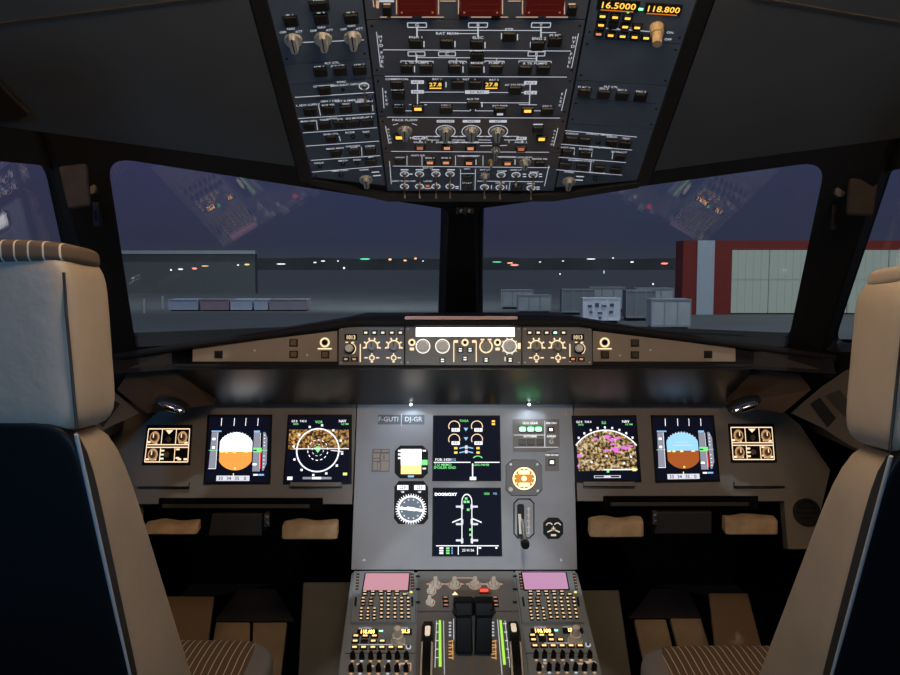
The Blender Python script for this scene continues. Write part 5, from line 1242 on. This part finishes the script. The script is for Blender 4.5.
for s_, x in ((-1, 464), (1, 483)):    # thrust levers
    sd = 'left' if s_ < 0 else 'right'
    base = pd(x, 652, 0); tipm = atY((463.5 if s_ < 0 else 484), 606, base.y+.025)
    lv = thing('thrust_lever', 'glossy black thrust lever, %s one of the pair on the quadrant' % sd, 'lever', base, 'thrust levers')
    g = MB(); hw = .019; f = V((0, 1, 0))
    d = (tipm-base); side = V((1, 0, 0)); th = V((0, .02, -.006))
    b0 = base + d*.0; b1 = base + d*.78
    g.hexa([b0-side*hw-th, b0+side*hw-th, b0+side*hw+th, b0-side*hw+th, b1-side*hw*.9-th, b1+side*hw*.9-th, b1+side*hw*.9+th, b1-side*hw*.9+th], 'black')
    g.build('lever_arm', lv, bevel=.003)
    g = MB(); hc = tipm; hw2 = .0225
    e = lambda x_, y_, z_: hc + V((x_, y_, z_))
    g.hexa([e(-hw2, -.02, -.018), e(hw2, -.02, -.018), e(hw2, .02, -.016), e(-hw2, .02, -.016), e(-hw2, -.012, .013), e(hw2, -.012, .013), e(hw2, .02, .016), e(-hw2, .02, .016)], 'black')
    g.build('grip', lv, bevel=.006, smooth=True)
    g = MB(); fr = Pl(hc+V((s_*.020, -.018, -.004)), (1, 0, 0), (0, 0, 1)); g.cyl(fr, 0, 0, .006, -.004, .006, 'btn', .8, 14); g.build('release_button', lv)
    g = MB(); g.hexa([e(-hw2*.8, -.02, -.020), e(hw2*.8, -.02, -.020), e(hw2*.8, .0, -.020), e(-hw2*.8, .0, -.020), e(-hw2*.8, -.024, -.016), e(hw2*.8, -.024, -.016), e(hw2*.8, 0, -.014), e(-hw2*.8, 0, -.014)], 'rubber'); g.build('reverser_latch', lv)

# ================================================================== FOOTWELL
def plate(pxs, Y0, Y1, m, name, label, cat, th=.012, group=None):
    """a tilted plate: upper edge at depth Y0, lower edge at depth Y1 (pixels tl,tr,br,bl)"""
    tl, tr_, br_, bl_ = [atY(*p, y) for p, y in zip(pxs, (Y0, Y0, Y1, Y1))]
    n = (tr_-tl).cross(bl_-tl).normalized()
    if n.dot(CAM-tl) < 0: n = -n
    g = MB(); lo = [bl_-n*th, br_-n*th, tr_-n*th, tl-n*th]; hi = [bl_, br_, tr_, tl]
    g.hexa(lo+hi, m); o = g.build(name, bevel=.003); return tag(o, label, cat, group)
for s in (-1, 1):
    sd = 'left' if s < 0 else 'right'
    pads = (((216, 622), (250, 622), (248, 690), (204, 690)), ((253, 622), (287, 622), (279, 690), (251, 690))) if s < 0 else (((634, 619), (666, 619), (683, 690), (650, 690)), ((670, 618), (701, 618), (722, 690), (690, 690)))
    for i, p in enumerate(pads):
        loc = atY((p[0][0]+p[2][0])/2, 650, 2.2)
        w = ('outboard', 'inboard') if s < 0 else ('inboard', 'outboard')
        plate(p, 2.32, 2.12, 'footplate', 'rudder_pedal', 'tan %s rudder pedal plate in the %s footwell' % (w[i], sd), 'pedal', .015, 'rudder pedals')
    hood = ((238, 588), (276, 588), (295, 621), (214, 621)) if s < 0 else ((652, 588), (688, 588), (702, 618), (628, 618))
    plate(hood, 2.42, 2.335, mat('pedal_hood', (.022, .018, .015), .6), 'pedal_cover', 'dark sloping cover above the %s rudder pedals' % sd, 'cover')
    kick = ((303, 582), (351, 582), (352, 770), (293, 770)) if s < 0 else ((581, 590), (619, 590), (645, 770), (599, 770))
    plate(kick, 2.12, 1.92, 'darkplate', 'kick_panel', 'tall brown kick panel beside the pedestal in the %s footwell' % sd, 'kick panel')
    fr = ((167, 596), (214, 596), (207, 650), (160, 650)) if s < 0 else ((709, 593), (748, 593), (764, 655), (716, 655))
    plate(fr, 2.25, 2.14, mat('foot_rest_brown', (.20, .13, .07), .6), 'foot_rest', 'dim brown foot rest plate outboard of the %s pedals' % sd, 'foot rest')
mb = MB(); wbox(mb, -1.25, 1.25, -.9, 2.75, -.03, 0, 'floor'); o = mb.build('floor'); o['kind'] = 'structure'
mb = MB(); wbox(mb, -1.25, 1.25, 2.62, 2.66, 0, 1.02, 'dark'); o = mb.build('wall_front_lower'); o['kind'] = 'structure'
for s in (-1, 1):
    mb = MB(); wbox(mb, min(s*1.18, s*1.22), max(s*1.18, s*1.22), -.6, 2.62, 0, 1.02, 'dark'); o = mb.build('wall_%s_lower' % ('left' if s < 0 else 'right')); o['kind'] = 'structure'
    # side ledge closing wall bottom and glareshield ends
    mb = MB(); wbox(mb, min(s*.86, s*1.2), max(s*.86, s*1.2), .9, 2.6, .84, .90, mat('side_ledge', (.03, .025, .022), .6)); o = mb.build('trim_%d' % (5 if s < 0 else 6)); o['kind'] = 'structure'
cabw = mat('cabin_wall', (.16, .14, .12), .8)
mb = MB(); wbox(mb, -1.3, 1.3, -2.4, 1.0, 1.93, 1.98, cabw); o = mb.build('ceiling_rear'); o['kind'] = 'structure'
mb = MB(); wbox(mb, -1.3, 1.3, -2.45, -2.4, 0, 1.98, cabw); o = mb.build('wall_rear'); o['kind'] = 'structure'
for s in (-1, 1):
    mb = MB(); wbox(mb, min(s*1.25, s*1.3), max(s*1.25, s*1.3), -2.4, .95, 0, 1.93, cabw); o = mb.build('wall_%s_rear' % ('left' if s < 0 else 'right')); o['kind'] = 'structure'
# support under the panel so the pedals stand on something
for s in (-1, 1):
    mb = MB(); wbox(mb, min(s*.30, s*.95), max(s*.30, s*.95), 2.36, 2.6, 0, .25, 'dark'); wbox(mb, min(s*.30, s*.95), max(s*.30, s*.95), 2.05, 2.4, 0, .10, 'dark')
    o = mb.build('footwell_step'); tag(o, 'black raised step under the %s rudder pedals' % ('left' if s < 0 else 'right'), 'step')
# side consoles with air outlets
for s in (-1, 1):
    sd = 'left' if s < 0 else 'right'
    c = (lambda x: x) if s > 0 else (lambda x: 930-x)
    t = thing('side_console', 'angled grey brown console between the instrument panel and the %s side window' % sd, 'console', atY(c(830), 440, 1.85))
    K1, K2, K3 = atY(c(791), 412, 1.99), atY(c(822), 386, 1.90), atY(c(850), 445, 1.80)
    pl = Pl(K1, K2-K1, K3-K1); kf = lambda x, y, h: pl.px(c(x), y, h)
    g = MB(); g.prism(kf, [(790, 413), (822, 386), (846, 370), (900, 360), (900, 470), (850, 446), (822, 428)], -.02, .0, mat('console_grey', (.13, .11, .09), .55)); g.build('console_face', t, bevel=.002)
    g = MB(); g.prism(kf, [(811, 404), (820, 398), (836, 418), (828, 427)], .0, .003, 'seam'); g.build('air_outlet', t)
    g = MB(); g.prism(kf, [(826, 396), (840, 390), (856, 412), (846, 417)], .0, .004, mat('console_trim', (.05, .042, .035), .6)); g.build('trim_plate', t)
    a, b = MP.loc(c(806) if s > 0 else 124, 512)
    t2 = thing('air_vent', 'round dark air vent at the outer lower corner of the %s panel' % sd, 'vent', MP(a, b, 0))
    g = MB(); g.arc(MP, a, b, .026, .033, 0, 360, .0005, .008, 'rubber', 28); g.cyl(MP, a, b, .026, .0005, .003, 'seam', 1, 28); g.build('ring', t2)
    g = MB(); 
    for k in (-1, 0, 1): g.box(MP, a, b+k*.013, .046*(1 if k == 0 else .8), .003, .003, .006, 'rubber')
    g.build('louvre', t2)

# ================================================================== SEATS
def seat(s, label, zo, cush):
    X = lambda d: s*d
    t = thing('pilot_seat', label, 'seat', (s*.57, 1.2, 0))
    xi, xo = .42, .73
    # headrest: rounded block bulged by subdivision
    def block(pts, m, name, n=5, puff=.012, rnd=6, sub=1, mats=None):
        """pts: 8 corners (bottom ring, top ring); superellipsoid-like soft block"""
        bmq = bmesh.new(); bmesh.ops.create_cube(bmq, size=2); bmesh.ops.subdivide_edges(bmq, edges=bmq.edges[:], cuts=n, use_grid_fill=True)
        vs = []
        for v in bmq.verts:
            x, y, z = v.co
            k = (abs(x)**rnd + abs(y)**rnd + abs(z)**rnd)**(1/rnd); x, y, z = x/k, y/k, z/k
            u, w_, q_ = (x+1)/2, (y+1)/2, (z+1)/2
            bt = pts[0].lerp(pts[1], u).lerp(pts[3].lerp(pts[2], u), w_); tp = pts[4].lerp(pts[5], u).lerp(pts[7].lerp(pts[6], u), w_)
            vs.append(bt.lerp(tp, q_))
        g = MB(); fl = [tuple(v.index for v in f.verts) for f in bmq.faces]
        if mats:
            for f in fl:
                zc = sum(bmq.verts[i].co.z if False else 0 for i in f)
        bmq.verts.ensure_lookup_table()
        if mats:
            k = len(g.v); g.v += vs; 
            for f in fl:
                c = sum((bmq.verts[i].co for i in f), V((0, 0, 0)))/len(f); g.f.append(f); g.m.append(g.mi(mats(c)))
        else: g.add(vs, fl, m)
        bmq.free(); return g.build(name, t, smooth=True, sub=sub)
    def P8(x0, x1, yb0, yf0, z0b, z0f, yb1, yf1, z1b, z1f):
        a, b = (X(x0), X(x1)) if s > 0 else (X(x1), X(x0))
        return [V((a, yb0, z0b)), V((b, yb0, z0b)), V((b, yf0, z0f)), V((a, yf0, z0f)), V((a, yb1, z1b)), V((b, yb1, z1b)), V((b, yf1, z1f)), V((a, yf1, z1f))]
    hp = P8(xi-.003, xo-.02, .865, .985, 1.072+zo, 1.062+zo, .85, .965, 1.268+zo, 1.262+zo)
    block(hp, 'leather', 'headrest', 9, rnd=9)
    cp = P8(xi-.0015 if s < 0 else xi+.004, xo-.018, .8455 if s < 0 else .852, .972, 1.252+zo, 1.240+zo, .847, .962, 1.2785+zo, 1.269+zo)
    o = block(cp, STRIPE if s < 0 else 'leather', 'headrest_top_cover', 7, rnd=5)
    # seam piping along the inner back edge of the headrest
    g = MB(); xx = s*(xi+.0035); g.tube([V((xx, .874, 1.08+zo)), V((xx-s*.001, .864, 1.15+zo)), V((xx, .860, 1.20+zo)), V((xx+s*.002, .862, 1.243+zo))], .0017, 'piping'); g.build('seam_piping', t)
    # headrest posts
    for dx in (.52, .63):
        g = MB(); g.tube([V((s*dx, .93, 1.0+zo)), V((s*dx, .925, 1.08+zo))], .008, 'metal', 12); g.build('headrest_post', t)
    # backrest cushion
    bp = P8(xi, xo, 1.12, 1.36, .40, .45, .868, .972, 1.082+zo, 1.078+zo)
    block(bp, 'leather', 'backrest', 9, rnd=12)
    # black shell on the rear
    sp_ = P8(xi+.0005, xo+.03, 1.112, 1.140, .39, .40, .862, .888, 1.088+zo, 1.086+zo)
    o = block(sp_, 'shell', 'back_shell', 11, rnd=22)
    g = MB(); xx = s*(xi+.001); g.tube([V((xx, .866, 1.076+zo)), V((xx, .876, 1.05+zo)), V((xx, .992, .74+zo*.5)), V((xx, 1.108, .42))], .0022, 'pipingl'); g.build('edge_trim', t)
    # seat cushion
    x0, x1, yf, zt = cush
    a, b = (x0, x1)
    cp = [V((a, 1.12, zt-.13)), V((b, 1.12, zt-.13)), V((b, yf-.02, zt-.14)), V((a, yf-.02, zt-.14)), V((a, 1.12, zt-.02)), V((b, 1.12, zt-.02)), V((b, yf, zt)), V((a, yf, zt))]
    def fm(c): return STRIPE if c.z > .6 and abs(c.x) < .86 else M['leatherd']
    block(cp, None, 'seat_cushion', 11, rnd=7, mats=fm)
    g = MB(); wbox(g, min(s*.43, s*.71), max(s*.43, s*.71), 1.02, 1.5, .22, zt-.12, 'shell'); g.build('seat_pan', t, bevel=.02)
    g = MB(); wbox(g, min(s*.50, s*.64), max(s*.50, s*.64), 1.12, 1.4, .03, .24, 'rubber'); wbox(g, min(s*.46, s*.68), max(s*.46, s*.68), 1.06, 1.46, 0, .04, 'rubber'); g.build('seat_column', t)
M['leatherd'] = mat('grey_leather_side', (.16, .15, .15), .5)
seat(-1, 'left pilot seat with striped headrest top and black rear shell', 0, (-.735, -.368, 1.62, .532))
seat(1, 'right pilot seat with plain tan headrest and black rear shell', -.022, (.308, .72, 1.57, .545))

# ================================================================== OUTSIDE
GZ = -3.0
mg = mat('apron_concrete', (.13, .14, .14), .85, noise=.12, nscale=.08)
mb = MB(); wbox(mb, -900, 900, 3.5, 2200, GZ-.5, GZ, mg); o = mb.build('ground', origin=(0, 0, GZ)); o['kind'] = 'structure'
mb = MB(); rp_ = []
for i in range(81):
    x = -900+i*22.5; rp_.append((x, 1.25+820*(7.2+.5*math.sin(i*1.7)+.5*math.sin(i*.63))/850))
vs = [V((x, 820, GZ)) for x, z in rp_]+[V((x, 824, z)) for x, z in rp_]+[V((x, 900, z-1)) for x, z in rp_]+[V((x, 900, GZ)) for x, z in rp_]
fs = [(k*81+i, k*81+i+1, ((k+1) % 4)*81+i+1, ((k+1) % 4)*81+i) for k in range(4) for i in range(80)] + [(0, 81, 162, 243), (80, 323, 242, 161)]
mb.add(vs, fs, mat('far_treeline', (.10, .11, .11), .9, noise=.3, nscale=.02)); o = mb.build('terrain_ridge'); o['kind'] = 'structure'
def gpt(px, py):
    return atZ(px, py, GZ)
def outbox(name, label, cat, px0, px1, py_top, py_bot, depth, m, ribs=0, group=None, ribm=None):
    """a box standing on the apron; its near face spans the given pixels"""
    p0, p1 = gpt(px0, py_bot), gpt(px1, py_bot); Y = p0.y; x0 = CAM.x+(p0.x-CAM.x); x1 = atY(px1, py_bot, Y).x; z1 = atY((px0+px1)/2, py_top, Y).z
    t = thing(name, label, cat, V(((x0+x1)/2, Y+depth/2, GZ)), group)
    g = MB(); wbox(g, x0, x1, Y, Y+depth, GZ+.12*(z1-GZ), z1, m); g.build('body', t)
    g = MB(); w = x1-x0; h = z1-GZ
    for k in range(ribs+1):
        x = x0+w*k/max(ribs, 1); wbox(g, x-.03*w/2, x+.03*w/2, Y-.06, Y, GZ+.12*h, z1+.01, ribm or m)
    wbox(g, x0, x1, Y-.05, Y, z1-.05*h, z1+.02, ribm or m); wbox(g, x0, x1, Y-.05, Y, GZ+.1*h, GZ+.16*h, ribm or m)
    g.build('frame', t)
    g = MB(); wbox(g, x0+.05*w, x1-.05*w, Y+.1*depth, Y+.9*depth, GZ, GZ+.12*h, 'rubber'); g.build('base', t)
    return t
cg = mat('container_pale', (.50, .54, .57), .6, noise=.1, nscale=1); cr = mat('container_rib', (.35, .38, .40), .6); cw = mat('container_white', (.88, .92, 1), .6); cdk = mat('container_grey', (.26, .29, .31), .6)  # cdk is a darker grey for some of the containers
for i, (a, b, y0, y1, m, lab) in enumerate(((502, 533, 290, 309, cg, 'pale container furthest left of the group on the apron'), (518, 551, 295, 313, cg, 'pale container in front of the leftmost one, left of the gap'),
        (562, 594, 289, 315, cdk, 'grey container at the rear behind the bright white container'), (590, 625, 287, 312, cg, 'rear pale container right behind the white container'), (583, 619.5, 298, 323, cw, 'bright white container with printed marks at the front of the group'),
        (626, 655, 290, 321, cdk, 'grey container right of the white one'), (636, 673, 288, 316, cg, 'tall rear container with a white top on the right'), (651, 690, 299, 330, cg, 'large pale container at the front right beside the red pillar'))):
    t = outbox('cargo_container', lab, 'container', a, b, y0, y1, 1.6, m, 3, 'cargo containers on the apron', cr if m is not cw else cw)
    if m is cw:
        p0 = gpt(583, 323); Y = p0.y-.07; g = MB(); bl_ = mat('container_print', (.10, .14, .25), .6); f = lambda x, y, h=0: atY(x, y, Y-h)
        for (x, y, w_, h_) in ((590, 306, 4, 2.5), (597, 305, 4, 4), (604, 306, 5, 2), (612, 305, 4, 3), (591, 312, 3, 2), (600, 313, 5, 2), (611, 312, 4, 2.5), (600, 318, 3, 2)): g.prism(f, [(x-w_/2, y-h_/2), (x+w_/2, y-h_/2), (x+w_/2, y+h_/2), (x-w_/2, y+h_/2)], 0, .02, bl_)
        g.build('printed_marks', t)
# terminal building on the right with a red pillar and lit facade
YB = 74.0; bx = lambda px: atY(px, 265, YB).x; bz_ = lambda py: atY(600, py, YB).z
red = mat('facade_red', (.30, .035, .025), .6); wht = mat('pillar_white', (.62, .68, .74), .6); dkw = mat('building_dark', (.035, .035, .035), .7)
fac = mat('lit_facade_panel', (.3, .33, .3), .5, em=(.60, .70, .60), es=.24)
frib = mat('facade_mullion', (.35, .38, .35), .5, em=(.6, .7, .6), es=.13)
t = thing('terminal_building', 'building with a red and white striped pillar and a pale lit glass front', 'building', (bx(800), YB+6, GZ))
g = MB(); wbox(g, bx(683), bx(732), YB, YB+2.5, GZ, bz_(240.5), red); g.build('red_pillar', t)
g = MB(); wbox(g, bx(697), bx(714), YB-.12, YB, GZ, bz_(240.5), wht); g.build('white_stripe', t)
g = MB(); wbox(g, bx(732), bx(1150), YB+.3, YB+12, bz_(249.5), bz_(240.5), red); g.build('red_parapet', t)
g = MB(); wbox(g, bx(732), bx(1150), YB+.4, YB+12, GZ, bz_(249.5), dkw); g.build('walls', t)
for k, (a, b) in enumerate(((731, 769.5), (771, 809), (811, 849), (851, 889), (891, 929), (931, 969))):
    g = MB(); wbox(g, bx(a), bx(b), YB+.15, YB+.4, bz_(313), bz_(250), fac)
    for j in range(1, 5): x = bx(a+(b-a)*j/5); wbox(g, x-.02, x+.02, YB+.12, YB+.15, bz_(313), bz_(250), frib)
    wbox(g, bx(a), bx(b), YB+.1, YB+.15, bz_(279.5), bz_(278.5), frib); g.build('lit_window', t)
# far left: long low building and row of trailers
YF = 130.0; fx = lambda px: atY(px, 265, YF).x; fz = lambda py: atY(300, py, YF).z
t = thing('service_building', 'long low dark building with a pale roof edge on the far side of the apron', 'building', (fx(170), YF, GZ))
g = MB(); wbox(g, fx(-60), fx(255), YF, YF+1.5, GZ, fz(254), mat('hangar_wall', (.17, .19, .185), .8)); g.build('walls', t)
g = MB(); wbox(g, fx(-60), fx(256), YF-.4, YF+1.5, fz(254), fz(250.5), mat('roof_edge', (.55, .62, .66), .6)); g.build('roof_edge', t)
for a, b, m, lab in ((169, 198, (.62, .70, .85), 'pale blue trailer, first of the row on the left of the apron'), (201, 229, (.52, .38, .44), 'dull pink trailer, second of the row on the left'), (231, 252, (.72, .80, .92), 'pale blue grey trailer, third of the row on the left'), (254.5, 268, (.70, .77, .90), 'short pale trailer, fourth of the row on the left'), (270, 307, (.50, .43, .49), 'long dusky pink trailer at the right end of the row')):
    mt = mat('trailer_%d' % a, m, .6); mt.name = 'trailer_paint_%d' % a; outbox('baggage_trailer', lab, 'trailer', a, b, 299.5, 311, 2.2, mt, 2, 'trailers on the left of the apron')
for x, y0, y1 in ((144.5, 299, 313), (163, 296, 309)):
    p = gpt(x, y1); g = MB(); z1 = atY(x, y0, p.y).z; g.tube([V((p.x, p.y, GZ)), V((p.x, p.y, z1))], .11, mat('bollard_white', (.75, .8, .78), .5), 10)
    o = g.build('marker_post'); tag(o, 'white upright marker post on the apron, %s of the two' % ('left' if x < 150 else 'right'), 'post', 'marker posts')
# airfield lights
lc = dict(w=glow('airfield_light_white', (.95, .95, 1), 1.6), r=glow('airfield_light_red', (1, .25, .2), 2.2), g=glow('airfield_light_green', (.15, .9, .5), 1.4), o=glow('airfield_light_amber', (1, .5, .22), 2.0), b=glow('airfield_light_blue', (.5, .7, 1), 1.2))
names = dict(w='white', r='red', g='green', o='amber', b='bluish')
lights_px = [(171, 270, 'w', 1, 1), (180.5, 269.2, 'w', 2.6, 0.8), (194.5, 268.5, 'r', 2.6, 1), (205, 266, 'o', 3.5, 0.5), (238, 265, 'w', 1, 0.8), (247, 264.5, 'o', 2.6, 0.9), (281, 264, 'w', 4.5, 0.7), (315, 262.5, 'w', 1.6, 0.7), (323, 261, 'w', 2, 0.7), (338, 261, 'w', 1, 0.6), (344, 268, 'w', 1.1, 1.1), (365, 259, 'g', 5, 0.8), (390, 259.5, 'o', 1.6, 1.1), (405, 260.5, 'o', 1.6, 0.9), (415.5, 258.5, 'o', 1.3, 1), (423, 261, 'w', 0.7, 0.7), (497, 262, 'g', 4.5, 0.6), (510, 263, 'o', 3, 0.6), (514.5, 265, 'r', 4, 1), (540, 262, 'w', 1, 0.6), (563, 261, 'w', 1, 0.6), (591, 259, 'w', 4.5, 0.6), (613, 258, 'w', 1, 0.6), (632, 262, 'w', 1.8, 0.8), (664.5, 263.5, 'r', 3.6, 1), (560, 274, 'w', 0.7, 0.8), (604, 272, 'b', 0.7, 1.8), (653, 284, 'w', 0.9, 1)]
for i, (x, y, c, w_, h_) in enumerate(lights_px):
    Y = 4.25*850/(y-265+4) if y > 267.5 else 420+((i*37) % 90)
    if x < 256: Y = min(Y, 112+i)
    P0 = atY(x, y, Y); s_ = Y/850; side = 'left' if x < 450 else 'right'; 
    k = sorted(p[0] for p in lights_px if (p[0] < 450) == (x < 450)).index(x)+1
    ordn = ['first', 'second', 'third', 'fourth', 'fifth', 'sixth', 'seventh', 'eighth', 'ninth', 'tenth', 'eleventh', 'twelfth', 'thirteenth', 'fourteenth', 'fifteenth', 'sixteenth'][k-1]
    t = thing('airfield_light', 'distant %s %slight seen through the %s windshield, %s from the left' % (names[c], 'bar ' if w_ > 2.5 else '', side, ordn), 'light', V((P0.x, P0.y, GZ)), 'airfield lights')
    g = MB(); n = 12; vs = []; fs = []
    for a in range(n):
        for b in range(1, 6):
            th, ph = 2*math.pi*a/n, math.pi*b/6; vs.append(P0+V((w_*s_*math.sin(ph)*math.cos(th), .4*s_*math.sin(ph)*math.sin(th), h_*s_*math.cos(ph))))
    for a in range(n):
        for b in range(4): fs.append((a*5+b, ((a+1) % n)*5+b, ((a+1) % n)*5+b+1, a*5+b+1))
    fs += [tuple(a*5 for a in range(n)), tuple(a*5+4 for a in range(n))[::-1]]
    g.add(vs, fs, lc[c]); g.build('lamp', t)
    g = MB(); g.tube([V((P0.x, P0.y, GZ)), V((P0.x, P0.y, max(GZ+.05, P0.z-h_*s_*.9)))], .018, 'bollard_white' if False else mat('mast_grey', (.17, .19, .185), .8), 6); g.build('mast', t)

# ------------------------------------------------------------------ world
w = bpy.data.worlds.new('night'); bpy.context.scene.world = w; w.use_nodes = True; nt = w.node_tree
bg = nt.nodes['Background']; tc = nt.nodes.new('ShaderNodeTexCoord'); sp_ = nt.nodes.new('ShaderNodeSeparateXYZ'); nt.links.new(tc.outputs['Generated'], sp_.inputs[0])
rp = nt.nodes.new('ShaderNodeValToRGB'); nt.links.new(sp_.outputs['Z'], rp.inputs['Fac']); e = rp.color_ramp.elements
e[0].position = 0; e[0].color = (.055, .060, .085, 1); e[1].position = .14; e[1].color = (.050, .055, .135, 1)
k_ = e.new(.03); k_.color = (.044, .048, .095, 1)
nz = nt.nodes.new('ShaderNodeTexNoise'); nz.inputs['Scale'].default_value = 3; nt.links.new(tc.outputs['Generated'], nz.inputs['Vector'])
mx = nt.nodes.new('ShaderNodeMix'); mx.data_type = 'RGBA'; mx.blend_type = 'MULTIPLY'; mx.inputs[0].default_value = .35
nt.links.new(rp.outputs['Color'], mx.inputs[6]); nt.links.new(nz.outputs['Color'], mx.inputs[7]); nt.links.new(mx.outputs[2], bg.inputs['Color']); bg.inputs['Strength'].default_value = 1.0

# ------------------------------------------------------------------ lamps
def lamp(kind, name, loc, target, power, color, size=.2, spot=None, blend=.5):
    ld = bpy.data.lights.new(name, kind); ld.energy = power; ld.color = color
    if kind == 'AREA': ld.size = size
    else: ld.shadow_soft_size = size
    if kind == 'SPOT': ld.spot_size = rad(spot); ld.spot_blend = blend
    o = bpy.data.objects.new(name, ld); col.objects.link(o); o.location = loc
    o.rotation_euler = (V(target)-V(loc)).to_track_quat('-Z', 'Y').to_euler(); return o
WARM = (1, .66, .40); COOL = (.72, .86, 1)
lamp('AREA', 'dome_light_left', (-.72, .78, 1.88), (-.6, 1.6, 1.0), 2.8, WARM, .25)
lamp('AREA', 'dome_light_right', (.78, .7, 1.88), (.5, 1.6, .9), 2.6, WARM, .25)
lamp('AREA', 'warm_ceiling_fill', (.05, .76, 1.80), (0, 1.5, .2), 7, (1, .74, .5), .4)  # unseen warm fill, added to light seat sides and instruments
lamp('SPOT', 'headrest_blue_spot', (-.80, -1.6, 1.45), (-.64, .86, 1.18), 46, (.13, .46, 1), .05, 17, .6)  # unseen blue spot, added with its cone narrowed to the left headrest back
lamp('AREA', 'overhead_blue_fill', (-.1, -.1, .5), (-.1, 1.5, 1.7), 3.2, (.38, .66, 1), .3)  # unseen low blue lamp, added to tint the overhead panel from below
lamp('SPOT', 'centre_panel_fill', (-.02, -2.2, 1.62), (-.02, 2.06, .70), 215, (.74, .87, 1), .06, 10, .7)  # unseen narrow cool spot, added to brighten the centre panel
for x, sd in ((411, 'left'), (529, 'right')):
    P0 = atY(x, 405, 2.085); lamp('SPOT', 'map_spot_'+sd, P0+V((0, -.004, -.004)), P0+V((0, .02, -.5)), .13, (.75, .88, 1), .004, 150, .6)
for i, (x, y, z, e_) in enumerate(((-15, 35, 14, 2500), (3, 26, 12, 2600), (14, 45, 14, 3500), (35, 60, 16, 3000), (-40, 90, 20, 6000), (-7, 85, 16, 9000))):
    lamp('SPOT', 'apron_fill_light_%d' % i, (x, y, z), (x*.9, y+12, GZ), e_, (.85, .95, 1), .5, 130, .6)  # unseen floods, added to brighten the ground and containers
ml = lamp('SUN', 'ground_fill_sun', (0, 0, 60), (0, 20, 0), .85, (.84, .95, 1), .1); ml.data.angle = .02  # weak sun added to lift the whole ground evenly

sc = bpy.context.scene
sc.view_settings.view_transform = 'Standard'; sc.view_settings.look = 'None'; sc.view_settings.gamma = 1; sc.view_settings.exposure = 0
sc.view_settings.use_curve_mapping = False
